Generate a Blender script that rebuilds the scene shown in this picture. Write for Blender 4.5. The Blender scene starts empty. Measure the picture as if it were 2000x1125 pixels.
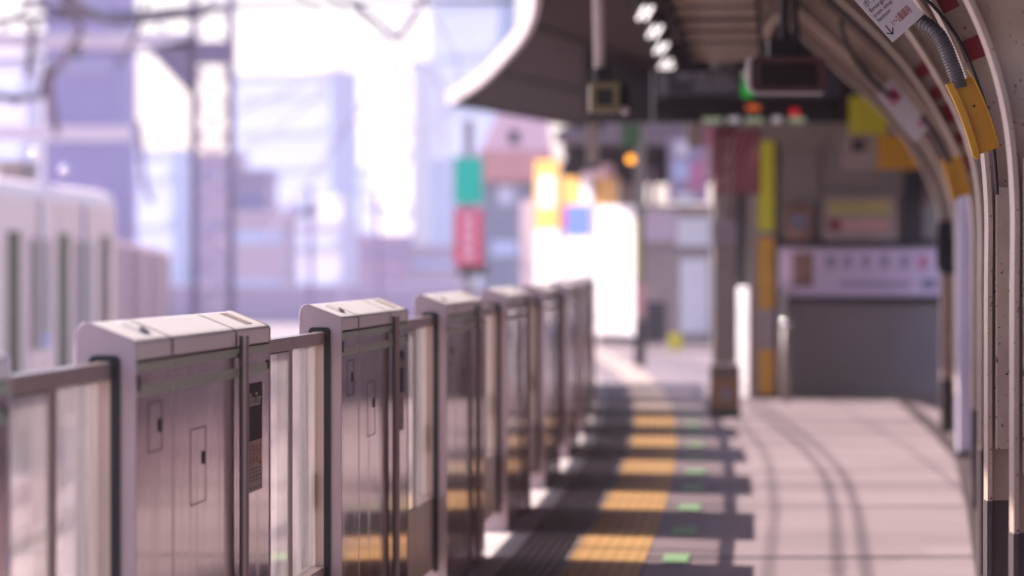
import bpy, bmesh, math, random
from mathutils import Vector, Matrix
random.seed(7)
C = bpy.context.scene.collection
SC = bpy.context.scene
R = math.radians

# ------------------------------------------------------------------ camera, sky, sun
HC = 1.434                     # eye height above the platform
FPX, CX, HY = 9500.0, 1000.0, 512.0   # focal length in photo pixels, photo centre column, horizon row
cam_d = bpy.data.cameras.new('camera'); cam = bpy.data.objects.new('camera', cam_d); C.objects.link(cam)
cam_d.sensor_width = 36; cam_d.lens = 36 * FPX / 2000.0
cam_d.clip_start = .1; cam_d.clip_end = 3000
cam.location = (0, 0, HC); cam.rotation_euler = (R(90) - math.atan((562.5 - HY) / FPX), 0, 0)
cam_d.dof.use_dof = True; cam_d.dof.focus_distance = 14.8; cam_d.dof.aperture_fstop = 3.15
SC.camera = cam

SUN_EL, SUN_AZ = R(41.0), math.atan2(-.89, .45)     # azimuth from +Y towards +X
W = bpy.data.worlds.new('World'); SC.world = W; W.use_nodes = True
wn = W.node_tree; bg = wn.nodes['Background']
sky = wn.nodes.new('ShaderNodeTexSky'); sky.sky_type = 'NISHITA'; sky.sun_disc = False
sky.sun_elevation = SUN_EL; sky.sun_rotation = SUN_AZ; sky.dust_density = 1.2; sky.air_density = 1.0
tint = wn.nodes.new('ShaderNodeMix'); tint.data_type = 'RGBA'; tint.blend_type = 'MULTIPLY'
tint.inputs[0].default_value = 1; tint.inputs[7].default_value = (1.06, .92, 1.05, 1)
wn.links.new(sky.outputs[0], tint.inputs[6]); wn.links.new(tint.outputs[2], bg.inputs[0])
bg.inputs[1].default_value = .15
sl = bpy.data.lights.new('sun', 'SUN'); sun = bpy.data.objects.new('sun', sl); C.objects.link(sun)
sl.energy = 4.8; sl.angle = R(.55); sl.color = (1, .85, .785)
sdir = Vector((math.sin(SUN_AZ) * math.cos(SUN_EL), math.cos(SUN_AZ) * math.cos(SUN_EL), math.sin(SUN_EL)))
sun.rotation_euler = (-sdir).to_track_quat('-Z', 'Y').to_euler()
SC.view_settings.view_transform = 'Standard'; SC.view_settings.look = 'None'
SC.view_settings.gamma = 1; SC.view_settings.exposure = 1.02
SC.render.engine = 'CYCLES'
SC.cycles.use_denoising = True
SC.cycles.max_bounces = 8; SC.cycles.transparent_max_bounces = 24; SC.cycles.glossy_bounces = 5
SC.cycles.volume_bounces = 0; SC.cycles.caustics_reflective = False; SC.cycles.caustics_refractive = False
SC.cycles.sample_clamp_indirect = 6

# ------------------------------------------------------------------ helpers
def at(px, py, d):
    return Vector(((px - CX) * d / FPX, d, HC - (py - HY) * d / FPX))
def edge(d):                   # the curved line of the platform doors (their platform face)
    return ((-2.643e-6 * d - 3.5914e-4) * d + .0740666) * d - 1.6489
def slope(d):
    return (edge(d + .05) - edge(d - .05)) / .1
def on(d, off, z):             # a point off metres to the platform side of that line
    s = slope(d); n = math.hypot(1, s)
    return Vector((edge(d) + off / n, d - off * s / n, z))

class MB:
    def __init__(s): s.v = []; s.f = []
    def add(s, vs, fs):
        b = len(s.v); s.v += [tuple(x) for x in vs]; s.f += [tuple(i + b for i in f) for f in fs]
    def box(s, x0, x1, y0, y1, z0, z1, m=None):
        vs = [Vector((x, y, z)) for z in (z0, z1) for y in (y0, y1) for x in (x0, x1)]
        if m is not None: vs = [m @ v for v in vs]
        s.add(vs, [(0, 2, 3, 1), (4, 5, 7, 6), (0, 1, 5, 4), (2, 6, 7, 3), (0, 4, 6, 2), (1, 3, 7, 5)])
    def prism(s, pts, y0, y1, m=None):      # polygon in xz pushed along y
        n = len(pts); vs = [Vector((x, y0, z)) for x, z in pts] + [Vector((x, y1, z)) for x, z in pts]
        if m is not None: vs = [m @ v for v in vs]
        s.add(vs, [tuple(range(n)), tuple(range(2 * n - 1, n - 1, -1))] + [(i, i + n, (i + 1) % n + n, (i + 1) % n) for i in range(n)])
    def tube(s, pts, r, n=8, cap=True):
        pts = [Vector(p) for p in pts]; rings = []
        up = Vector((0, 0, 1))
        for i, p in enumerate(pts):
            t = (pts[min(i + 1, len(pts) - 1)] - pts[max(i - 1, 0)]).normalized()
            a = t.cross(up)
            if a.length < .1: a = t.cross(Vector((1, 0, 0)))
            a.normalize(); b = t.cross(a)
            rr = r[i] if isinstance(r, (list, tuple)) else r
            rings.append([p + (a * math.cos(2 * math.pi * k / n) + b * math.sin(2 * math.pi * k / n)) * rr for k in range(n)])
        vs = [v for g in rings for v in g]; fs = []
        for i in range(len(pts) - 1):
            for k in range(n): fs.append((i * n + k, i * n + (k + 1) % n, (i + 1) * n + (k + 1) % n, (i + 1) * n + k))
        if cap: fs += [tuple(range(n)), tuple(range((len(pts) - 1) * n, len(pts) * n))]
        s.add(vs, fs)
    def loft(s, secs, closed=True, cap=True):
        n = len(secs[0]); vs = [v for g in secs for v in g]; fs = []
        for i in range(len(secs) - 1):
            for k in range(n if closed else n - 1):
                fs.append((i * n + k, i * n + (k + 1) % n, (i + 1) * n + (k + 1) % n, (i + 1) * n + k))
        if cap and closed: fs += [tuple(range(n)), tuple(range((len(secs) - 1) * n, len(secs) * n))]
        s.add(vs, fs)
    def ball(s, c, r, n=14, sx=1, sy=1, sz=1):
        vs = []; fs = []
        for i in range(n // 2 + 1):
            a = math.pi * i / (n // 2)
            for k in range(n):
                b = 2 * math.pi * k / n
                vs.append((c[0] + r * sx * math.sin(a) * math.cos(b), c[1] + r * sy * math.sin(a) * math.sin(b), c[2] + r * sz * math.cos(a)))
        for i in range(n // 2):
            for k in range(n): fs.append((i * n + k, i * n + (k + 1) % n, (i + 1) * n + (k + 1) % n, (i + 1) * n + k))
        s.add(vs, fs)
    def build(s, name, mat, parent=None, bevel=0, smooth=False, loc=None):
        me = bpy.data.meshes.new(name); me.from_pydata(s.v, [], s.f); me.validate()
        bm = bmesh.new(); bm.from_mesh(me); bmesh.ops.recalc_face_normals(bm, faces=bm.faces); bm.to_mesh(me); bm.free()
        if smooth:
            for p in me.polygons: p.use_smooth = True
        o = bpy.data.objects.new(name, me); C.objects.link(o)
        if mat: me.materials.append(mat)
        if parent: o.parent = parent
        if loc is not None: o.location = loc
        if bevel:
            b = o.modifiers.new('bevel', 'BEVEL'); b.width = bevel; b.segments = 3; b.limit_method = 'ANGLE'; b.angle_limit = R(35)
            b.harden_normals = False
        return o
def B(*a, **k):
    m = MB(); m.box(*a, **k); return m
def tag(o, label=None, cat=None, group=None, kind=None):
    if label: o['label'] = label
    if cat: o['category'] = cat
    if group: o['group'] = group
    if kind: o['kind'] = kind
    return o
def thing(name, label, cat, loc=(0, 0, 0), rz=0, group=None):
    o = bpy.data.objects.new(name, None); C.objects.link(o); o.location = loc; o.rotation_euler = (0, 0, rz)
    return tag(o, label, cat, group)
KIDS = {}
def copy_tree(o, parent=None):
    c = o.copy(); C.objects.link(c)
    if parent: c.parent = parent
    for ch in [x for x in KIDS.setdefault(o, [q for q in bpy.data.objects if q.parent == o])]: copy_tree(ch, c)
    return c
def text_mesh(name, body, size, mat, parent, M, sx=1.0, thick=.0008, align='LEFT'):
    cu = bpy.data.curves.new(name, 'FONT'); cu.body = body; cu.size = size; cu.align_x = align; cu.extrude = thick
    t = bpy.data.objects.new(name + '_src', cu); C.objects.link(t)
    bpy.context.view_layer.update()
    me = bpy.data.meshes.new_from_object(t.evaluated_get(bpy.context.evaluated_depsgraph_get()))
    bpy.data.objects.remove(t)
    me.name = name
    for v in me.vertices: v.co = M @ Vector((v.co.x * sx, v.co.y, v.co.z))
    me.materials.clear(); me.materials.append(mat)
    o = bpy.data.objects.new(name, me); C.objects.link(o); o.parent = parent
    return o
def catmull(P, sub=5):
    out = []
    for i in range(len(P) - 1):
        p0, p1, p2, p3 = P[max(i - 1, 0)], P[i], P[i + 1], P[min(i + 2, len(P) - 1)]
        for k in range(sub):
            t = k / sub
            out.append(tuple(.5 * (2 * b + (c - a) * t + (2 * a - 5 * b + 4 * c - d) * t * t + (3 * b - a - 3 * c + d) * t ** 3) for a, b, c, d in zip(p0, p1, p2, p3)))
    out.append(tuple(P[-1])); return out

# ------------------------------------------------------------------ materials
def mat(name, col, rough=.6, metal=0, var=.12, scale=6, bump=0, bscale=60, spec=.5, stretch=None, emit=0, chips=None, coat=0, chip_t=.68, smear=0):
    m = bpy.data.materials.new(name); m.use_nodes = True; nt = m.node_tree; N = nt.nodes; L = nt.links
    p = N['Principled BSDF']; p.inputs['Roughness'].default_value = rough; p.inputs['Metallic'].default_value = metal
    p.inputs['Specular IOR Level'].default_value = spec; p.inputs['Coat Weight'].default_value = coat
    tc = N.new('ShaderNodeTexCoord'); mp = N.new('ShaderNodeMapping'); L.new(tc.outputs['Object'], mp.inputs[0])
    if stretch: mp.inputs['Scale'].default_value = stretch
    oi = N.new('ShaderNodeObjectInfo'); of = N.new('ShaderNodeMath'); of.operation = 'MULTIPLY'; of.inputs[1].default_value = 37; L.new(oi.outputs['Random'], of.inputs[0])
    L.new(of.outputs[0], mp.inputs['Location'])
    if smear:
        ns = N.new('ShaderNodeTexNoise'); ns.inputs['Scale'].default_value = 3.5; ns.inputs['Detail'].default_value = 7; ns.inputs['Distortion'].default_value = .6; L.new(mp.outputs[0], ns.inputs['Vector'])
        rs = N.new('ShaderNodeMapRange'); rs.inputs['From Min'].default_value = .45; rs.inputs['From Max'].default_value = .7
        rs.inputs['To Min'].default_value = rough; rs.inputs['To Max'].default_value = rough + smear; L.new(ns.outputs[0], rs.inputs[0]); L.new(rs.outputs[0], p.inputs['Roughness'])
    nz = N.new('ShaderNodeTexNoise'); nz.inputs['Scale'].default_value = scale; nz.inputs['Detail'].default_value = 5
    L.new(mp.outputs[0], nz.inputs['Vector'])
    mr = N.new('ShaderNodeMapRange'); mr.inputs['From Min'].default_value = .25; mr.inputs['From Max'].default_value = .75
    mr.inputs['To Min'].default_value = 1 - var; mr.inputs['To Max'].default_value = 1 + var
    L.new(nz.outputs[0], mr.inputs[0])
    mx = N.new('ShaderNodeVectorMath'); mx.operation = 'SCALE'; mx.inputs[0].default_value = col
    L.new(mr.outputs[0], mx.inputs['Scale']); src = mx.outputs[0]
    if chips:
        n2 = N.new('ShaderNodeTexNoise'); n2.inputs['Scale'].default_value = 62; n2.inputs['Detail'].default_value = 3; L.new(tc.outputs['Object'], n2.inputs['Vector'])
        n3 = N.new('ShaderNodeMapRange'); n3.inputs['From Min'].default_value = chip_t; n3.inputs['From Max'].default_value = chip_t + .03; L.new(n2.outputs[0], n3.inputs[0])
        mm = N.new('ShaderNodeMix'); mm.data_type = 'RGBA'; L.new(n3.outputs[0], mm.inputs[0]); L.new(src, mm.inputs[6]); mm.inputs[7].default_value = (*chips, 1)
        src = mm.outputs[2]
    L.new(src, p.inputs['Base Color'])
    if bump:
        nb = N.new('ShaderNodeTexNoise'); nb.inputs['Scale'].default_value = bscale; L.new(mp.outputs[0], nb.inputs['Vector'])
        bp = N.new('ShaderNodeBump'); bp.inputs['Strength'].default_value = bump; bp.inputs['Distance'].default_value = .01
        L.new(nb.outputs[0], bp.inputs['Height']); L.new(bp.outputs[0], p.inputs['Normal'])
    if emit:
        L.new(src, p.inputs['Emission Color']); p.inputs['Emission Strength'].default_value = emit
    return m
M = {}
M['steel'] = mat('brushed_steel', (.60, .475, .475), .05, .9, .10, 6, .025, 30, stretch=(1, 3, .22), smear=.12)
M['steel2'] = mat('frame_steel', (.36, .29, .262), .34, .6, .08, 5, .05, 30, stretch=(1, 3, .12))
M['cap'] = mat('warm_white_cover', (.90, .855, .83), .4, 0, .03, 3)
M['endpaint'] = mat('pale_paint', (.56, .43, .445), .35, 0, .04, 4)
M['slotpaint'] = mat('beige_slot_plate', (.74, .55, .44), .5, 0, .08)
M['seamstrip'] = mat('beige_joint_strip', (.52, .43, .38), .5)
M['green'] = mat('grey_green_film', (.36, .44, .30), .4, 0, .06, 8)
M['rubber'] = mat('black_rubber', (.012, .011, .013), .5, 0, .1)
M['dark'] = mat('dark_plastic', (.02, .018, .02), .5, spec=.25)
M['seam'] = mat('seam_shadow_gap', (.06, .05, .05), .6)
M['tan'] = mat('tan_lintel', (.33, .25, .215), .6)
M['notice_dark'] = mat('dark_notice_film', (.055, .04, .044), .7, spec=.08)
M['notice_pale'] = mat('pale_notice_film', (.42, .33, .30), .7, spec=.1)
M['ink_red'] = mat('red_ink', (.25, .03, .035), .6)
M['ink_dark'] = mat('dark_ink', (.06, .04, .04), .6)
M['ink_pale'] = mat('pale_ink', (.6, .52, .46), .6)
M['beige'] = mat('beige_column_paint', (.50, .385, .30), .42, 0, .16, 5, .12, 14, chips=(.07, .04, .03), chip_t=.655)
M['beige_dark'] = mat('brown_base_paint', (.075, .055, .055), .5, 0, .15, 9)
M['red_paint'] = mat('red_band_paint', (.30, .006, .014), .5, 0, .15, 14, chips=(.12, .03, .03), chip_t=.66)
M['yellow'] = mat('yellow_guard_paint', (.66, .33, .012), .4, 0, .07, 9, chips=(.16, .09, .03), chip_t=.74)
M['lime'] = mat('lime_yellow_paint', (.72, .66, .02), .5, 0, .06)
M['orange'] = mat('orange_panel', (.72, .35, .02), .5, 0, .08)
M['signwhite'] = mat('white_sign_face', (.72, .67, .70), .35, 0, .02, 5)
M['black'] = mat('black_ink', (.012, .01, .012), .5, 0, .05)
M['red_ink2'] = mat('sign_red_ink', (.36, .02, .03), .5, 0, .05)
M['conduit'] = mat('grey_flexible_conduit', (.13, .115, .125), .38, .2, .1)
M['cable'] = mat('black_cable', (.018, .016, .016), .5)
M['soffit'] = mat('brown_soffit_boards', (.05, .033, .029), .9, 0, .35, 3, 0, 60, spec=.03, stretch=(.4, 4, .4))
M['fascia'] = mat('white_fascia', (.60, .53, .54), .6, 0, .05)
M['joist'] = mat('tan_joist', (.62, .49, .38), .6, 0, .12)
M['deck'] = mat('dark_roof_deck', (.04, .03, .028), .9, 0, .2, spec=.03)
M['wallgrey'] = mat('grey_wall_panel', (.31, .255, .235), .55, 0, .06, 2)
M['wallgrey2'] = mat('darker_grey_panel', (.29, .235, .222), .5, 0, .06, 2)
M['ledge'] = mat('dark_ledge', (.05, .038, .042), .5)
M['tan'] = mat('tan_lintel', (.33, .25, .215), .6)
M['banner'] = mat('lilac_banner', (.82, .64, .82), .5, 0, .06, 3)
M['banner_ink'] = mat('faint_mauve_ink', (.42, .34, .48), .6)
M['picture'] = mat('brown_picture', (.30, .16, .12), .6, 0, .5, 5)
M['pink_ink'] = mat('pink_ink', (.68, .26, .40), .6)
M['post_grey'] = mat('grey_post_paint', (.26, .215, .19), .5, 0, .08)
M['bluegrey'] = mat('blue_grey_print', (.22, .22, .30), .6)
M['boardblack'] = mat('board_black', (.016, .013, .015), .35)
M['boardgrey'] = mat('board_slate', (.045, .042, .052), .35)
M['board_text'] = mat('board_pale_print', (.20, .18, .21), .5)
M['screen_red'] = mat('dark_maroon_housing', (.10, .038, .038), .35)
M['screen_in'] = mat('dark_screen', (.018, .009, .009), .2)
M['rim'] = mat('pale_rim', (.62, .55, .56), .3, .3)
M['led_green'] = mat('green_led', (.03, .75, .06), .5, emit=.08)
M['led_red'] = mat('red_led', (.8, .02, .03), .5, emit=.2)
M['led_orange'] = mat('orange_led', (.85, .16, .03), .5, emit=.25)
M['led_white'] = mat('white_led', (.6, .56, .58), .5, emit=.2)
M['led_sage'] = mat('sage_led', (.38, .45, .28), .5, emit=.18)
M['lamp'] = mat('lit_lamp_tube', (1, .93, .93), .5, emit=.9)
M['lamp_dim'] = mat('lit_lamp_tube_dim', (1, .93, .9), .5, emit=.8)
M['amber'] = mat('amber_signal_lens', (1, .36, .02), .4, emit=1.2)
M['white'] = mat('white_panel', (.86, .83, .84), .5, 0, .03)
M['teal'] = mat('teal_sign_face', (.0, .44, .325), .7, 0, .04, spec=.03, emit=.16)
M['crimson'] = mat('crimson_sign_face', (.60, .05, .11), .7, 0, .25, 4, spec=.03, emit=.16)
M['pinkwall'] = mat('pink_render', (.92, .62, .68), .8, 0, .06)
M['salmon'] = mat('salmon_render', (.72, .35, .33), .8, 0, .06)
M['glassblue'] = mat('dim_window_glass', (.28, .30, .38), .3, 0, .2)
M['orange_arch'] = mat('orange_banner', (.85, .46, .09), .6, 0, .05)
M['blueprint'] = mat('blue_print', (.10, .19, .62), .6)
M['trainwhite'] = mat('train_white', (.97, .77, .70), .45, 0, .05)
M['trainpink'] = mat('train_pale_pink', (.70, .55, .58), .3, .3, .05)
M['trainwin'] = mat('train_dark_glass', (.03, .026, .022), .3, spec=.12)
M['traingreen'] = mat('train_olive_strip', (.05, .055, .02), .5, spec=.12)
M['trainblue'] = mat('train_blue_sticker', (.10, .20, .70), .4)
M['lattice'] = mat('lavender_grey_steel', (.27, .21, .31), .5, 0, .06)
M['lattice2'] = mat('weathered_mast_face', (.66, .55, .62), .6, 0, .3, 1.5)
M['wire'] = mat('dark_wire', (.05, .04, .05), .5)
M['insul'] = mat('dark_insulator', (.07, .04, .07), .4)
M['concrete'] = mat('platform_side', (.35, .31, .30), .8, 0, .15)
M['b_wall'] = mat('mauve_wall_panel', (.36, .27, .285), .7, 0, .1, spec=.1)  # one even mauve over the whole upper wall
M['b_dado'] = mat('dark_reflection_dado', (.15, .105, .12), .7, 0, .1, spec=.1)
M['fence_a'] = mat('mauve_fence_paint', (.42, .27, .31), .6); M['fence_b'] = mat('pink_fence_paint', (.58, .42, .44), .6); M['fence_c'] = mat('dusky_fence_paint', (.36, .22, .25), .6)
M['ballast'] = mat('track_ballast', (.34, .285, .275), .9, 0, .35, 9, .5, 14)
M['rail'] = mat('rail_steel', (.30, .24, .22), .35, .7, .1)
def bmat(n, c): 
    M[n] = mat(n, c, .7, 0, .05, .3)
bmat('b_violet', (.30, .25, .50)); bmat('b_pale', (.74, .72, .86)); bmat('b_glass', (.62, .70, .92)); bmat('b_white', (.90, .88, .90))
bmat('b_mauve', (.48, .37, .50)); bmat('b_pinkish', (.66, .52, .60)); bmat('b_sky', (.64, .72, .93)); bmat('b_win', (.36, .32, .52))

def glass_mat():
    m = bpy.data.materials.new('door_glass'); m.use_nodes = True; N = m.node_tree.nodes; L = m.node_tree.links
    N.remove(N['Principled BSDF']); out = N['Material Output']
    tr = N.new('ShaderNodeBsdfTransparent'); tr.inputs[0].default_value = (.90, .885, .88, 1)
    gl = N.new('ShaderNodeBsdfGlossy'); gl.inputs['Roughness'].default_value = .04; gl.inputs['Color'].default_value = (1, 1, 1, 1)
    lw = N.new('ShaderNodeLayerWeight'); lw.inputs['Blend'].default_value = .5
    pw = N.new('ShaderNodeMath'); pw.operation = 'POWER'; L.new(lw.outputs['Facing'], pw.inputs[0]); pw.inputs[1].default_value = 5
    fr = N.new('ShaderNodeMapRange'); fr.inputs['To Min'].default_value = .04; fr.inputs['To Max'].default_value = 1; L.new(pw.outputs[0], fr.inputs[0])
    mx = N.new('ShaderNodeMixShader'); L.new(fr.outputs[0], mx.inputs[0]); L.new(tr.outputs[0], mx.inputs[1]); L.new(gl.outputs[0], mx.inputs[2])
    tl = N.new('ShaderNodeBsdfTranslucent'); tl.inputs[0].default_value = (.92, .85, .82, 1)     # dust film, added so the panes glow pale with sun behind
    uvn = N.new('ShaderNodeTexCoord'); mpn = N.new('ShaderNodeMapping'); mpn.inputs['Scale'].default_value = (1, 9, .8); L.new(uvn.outputs['Object'], mpn.inputs[0])
    dn = N.new('ShaderNodeTexNoise'); dn.inputs['Scale'].default_value = 2.2; dn.inputs['Detail'].default_value = 5; L.new(mpn.outputs[0], dn.inputs['Vector'])
    dr = N.new('ShaderNodeMapRange'); dr.inputs['From Min'].default_value = .35; dr.inputs['From Max'].default_value = .7; dr.inputs['To Min'].default_value = .03; dr.inputs['To Max'].default_value = .13; L.new(dn.outputs[0], dr.inputs[0])
    m2 = N.new('ShaderNodeMixShader'); L.new(dr.outputs[0], m2.inputs[0]); L.new(mx.outputs[0], m2.inputs[1]); L.new(tl.outputs[0], m2.inputs[2])
    L.new(m2.outputs[0], out.inputs['Surface']); return m
M['glass'] = glass_mat()

def floor_mat(name, base, kind):
    """strip materials in uv: u = metres across, v = metres along"""
    m = bpy.data.materials.new(name); m.use_nodes = True; N = m.node_tree.nodes; L = m.node_tree.links; p = N['Principled BSDF']
    uv = N.new('ShaderNodeUVMap'); sp = N.new('ShaderNodeSeparateXYZ'); L.new(uv.outputs[0], sp.inputs[0])
    def mth(op, a, b=None):
        n = N.new('ShaderNodeMath'); n.operation = op
        for i, x in enumerate((a, b)):
            if x is None: continue
            if isinstance(x, (int, float)): n.inputs[i].default_value = x
            else: L.new(x, n.inputs[i])
        return n.outputs[0]
    n1 = N.new('ShaderNodeTexNoise'); n1.inputs['Scale'].default_value = .8; n1.inputs['Detail'].default_value = 8; L.new(uv.outputs[0], n1.inputs['Vector'])
    n2 = N.new('ShaderNodeTexNoise'); n2.inputs['Scale'].default_value = 26; n2.inputs['Detail'].default_value = 4; L.new(uv.outputs[0], n2.inputs['Vector'])
    v = mth('ADD', mth('MULTIPLY', mth('SUBTRACT', n1.outputs[0], .5), .55), mth('MULTIPLY', mth('SUBTRACT', n2.outputs[0], .5), .28))
    fac = mth('ADD', v, 1.0)
    bump_h = n2.outputs[0]; bdist = .002; bstr = .35
    if kind == 'concrete':       # dark cross bands every 4.84 m, slightly askew; wider, fainter bands between some of them
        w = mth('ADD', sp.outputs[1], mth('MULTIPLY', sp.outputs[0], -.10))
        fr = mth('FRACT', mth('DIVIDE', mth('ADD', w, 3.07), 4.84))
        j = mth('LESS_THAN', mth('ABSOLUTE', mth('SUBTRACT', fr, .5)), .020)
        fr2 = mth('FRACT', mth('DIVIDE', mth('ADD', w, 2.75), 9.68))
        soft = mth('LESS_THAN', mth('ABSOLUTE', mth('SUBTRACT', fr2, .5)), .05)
        # dark gum spots and grey patches trodden into the concrete
        vo = N.new('ShaderNodeTexVoronoi'); vo.inputs['Scale'].default_value = 1.7; L.new(uv.outputs[0], vo.inputs['Vector'])
        gum = mth('LESS_THAN', vo.outputs['Distance'], .055)
        n3 = N.new('ShaderNodeTexNoise'); n3.inputs['Scale'].default_value = .33; n3.inputs['Detail'].default_value = 2; L.new(uv.outputs[0], n3.inputs['Vector'])
        pa = mth('MULTIPLY', mth('GREATER_THAN', n3.outputs[0], .54), .11)
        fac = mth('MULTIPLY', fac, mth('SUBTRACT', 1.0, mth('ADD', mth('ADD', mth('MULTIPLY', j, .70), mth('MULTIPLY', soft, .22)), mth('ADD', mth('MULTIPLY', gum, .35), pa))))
    elif kind == 'blister':      # rows of flat domes
        a = mth('SINE', mth('MULTIPLY', sp.outputs[0], 2 * math.pi / .06)); b = mth('SINE', mth('MULTIPLY', sp.outputs[1], 2 * math.pi / .06))
        bump_h = mth('MULTIPLY', a, b); bdist = .006; bstr = 1
        g = mth('LESS_THAN', mth('ABSOLUTE', mth('SUBTRACT', mth('FRACT', mth('DIVIDE', sp.outputs[1], .30)), .5)), .02)
        g2 = mth('LESS_THAN', mth('ABSOLUTE', mth('SUBTRACT', mth('FRACT', mth('DIVIDE', sp.outputs[0], .06)), .5)), .12)
        fac = mth('MULTIPLY', fac, mth('SUBTRACT', 1.0, mth('ADD', mth('MULTIPLY', g, .35), mth('MULTIPLY', g2, .28))))
    elif kind == 'ribbed':
        a = mth('SINE', mth('MULTIPLY', sp.outputs[0], 2 * math.pi / .045)); bump_h = a; bdist = .005; bstr = 1
        g = mth('LESS_THAN', mth('ABSOLUTE', mth('SUBTRACT', mth('FRACT', mth('DIVIDE', sp.outputs[0], .045)), .5)), .15)
        fac = mth('MULTIPLY', fac, mth('SUBTRACT', 1.0, mth('MULTIPLY', g, .35)))
    sc = N.new('ShaderNodeVectorMath'); sc.operation = 'SCALE'; sc.inputs[0].default_value = base; L.new(fac, sc.inputs['Scale'])
    L.new(sc.outputs[0], p.inputs['Base Color']); p.inputs['Roughness'].default_value = .62
    bp = N.new('ShaderNodeBump'); bp.inputs['Strength'].default_value = bstr; bp.inputs['Distance'].default_value = bdist
    L.new(bump_h, bp.inputs['Height']); L.new(bp.outputs[0], p.inputs['Normal'])
    return m
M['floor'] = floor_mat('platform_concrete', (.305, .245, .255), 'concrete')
M['blister'] = floor_mat('yellow_tactile', (.70, .42, .15), 'blister')
M['ribbed'] = floor_mat('brown_ribbed_mat', (.20, .15, .135), 'ribbed')
M['sill'] = floor_mat('pale_door_sill', (.58, .52, .50), 'plain')
M['sticker'] = floor_mat('green_floor_film', (.30, .52, .26), 'plain')

# ------------------------------------------------------------------ setting: platform, tracks
def strip(name, o0, o1, z, d0, d1, m, step=1.0, kind='structure', nu=1):
    vs = []; fs = []; uvs = []
    n = max(2, int((d1 - d0) / step) + 1)
    for i in range(n):
        d = d0 + (d1 - d0) * i / (n - 1)
        for k in range(nu + 1):
            off = o0 + (o1 - o0) * k / nu
            p = on(d, off, z); vs.append(p); uvs.append((off, d))
    for i in range(n - 1):
        for k in range(nu):
            a = i * (nu + 1) + k; fs.append((a, a + 1, a + nu + 2, a + nu + 1))
    me = bpy.data.meshes.new(name); me.from_pydata([tuple(v) for v in vs], [], fs); me.materials.append(m)
    ul = me.uv_layers.new(name='UVMap')
    for l in me.loops: ul.data[l.index].uv = uvs[l.vertex_index]
    o = bpy.data.objects.new(name, me); C.objects.link(o)
    if kind: o['kind'] = kind
    return o
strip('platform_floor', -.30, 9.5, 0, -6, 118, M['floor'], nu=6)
strip('door_sill_strip', -.20, .13, .004, -6, 70, M['sill'])
strip('ribbed_strip', .13, .42, .004, -6, 47, M['ribbed'])
strip('tactile_paving', .425, .785, .004, -6, 47, M['blister'])
M['blister2'] = floor_mat('sunlit_pale_tactile', (.62, .50, .42), 'blister')  # far strip coloured paler to stand for sun glare on it
strip('sunlit_tactile_paving', .425, .785, .004, 47.01, 100, M['blister2'])
g = MB(); g.loft([[on(d, -.30, 0), on(d, -.30, -1.15), on(d, -.24, -1.15), on(d, -.24, -.002)] for d in range(-6, 119, 2)])
tag(g.build('platform_side', M['concrete']), kind='structure')
g = MB(); g.add([(-260, -30, -1.15), (260, -30, -1.15), (260, 470, -1.15), (-260, 470, -1.15)], [(0, 1, 2, 3)])
tag(g.build('ground', M['ballast']), kind='structure')
def rail(off, label, d1=150):
    m = MB(); m.loft([[on(d, off + a, -1.15 + b) for a, b in ((-.06, .02), (.06, .02), (.06, .05), (.012, .06), (.012, .12), (.035, .13), (.035, .165), (-.035, .165), (-.035, .13), (-.012, .12), (-.012, .06), (-.06, .05))] for d in range(0, d1, 3)])
    tag(m.build('rail', M['rail']), label, 'rail', 'running rails of the tracks beside the platform')
for k, c in enumerate((-1.85, -5.7)):
    for s, w in ((-.53, 'far'), (.53, 'near')):
        rail(c + s, f'steel running rail, {w} one of the {("track next to the platform doors", "second track out from the platform")[k]}')
GX = [(16, 1.60), (22, 2.10), (28.5, 2.66), (35.1, 3.20), (41.5, 3.55), (51, 4.0)]
g = MB(); g.add([p for d, x in GX for p in ((x, d, .005), (x + .14, d, .005))], [(2 * i, 2 * i + 1, 2 * i + 3, 2 * i + 2) for i in range(5)])
tag(g.build('drain_gutter', M['beige_dark']), kind='structure')
# yellow line at the foot of the stair wall
g = MB(); a, b = at(1530, 0, 51.4), at(1850, 0, 51.4)
g.add([(a.x, 51.15, .0045), (b.x, 51.35, .0045), (b.x, 51.75, .0045), (a.x, 51.6, .0045)], [(0, 1, 2, 3)])
tag(g.build('tactile_line', M['orange']), kind='structure')

# ------------------------------------------------------------------ green floor stickers
k = 0
d = 11.4
st = None
while d < 46:
    p, q = d - .36, d + .36
    o = strip('floor_sticker', .87, .995, .008, p, q, M['sticker'], step=.4, kind=None)
    tag(o, 'small green rectangular sticker on the grey concrete just outside the yellow tactile strip', 'floor sticker', 'green floor stickers along the tactile strip')
    d += 2.42

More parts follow.
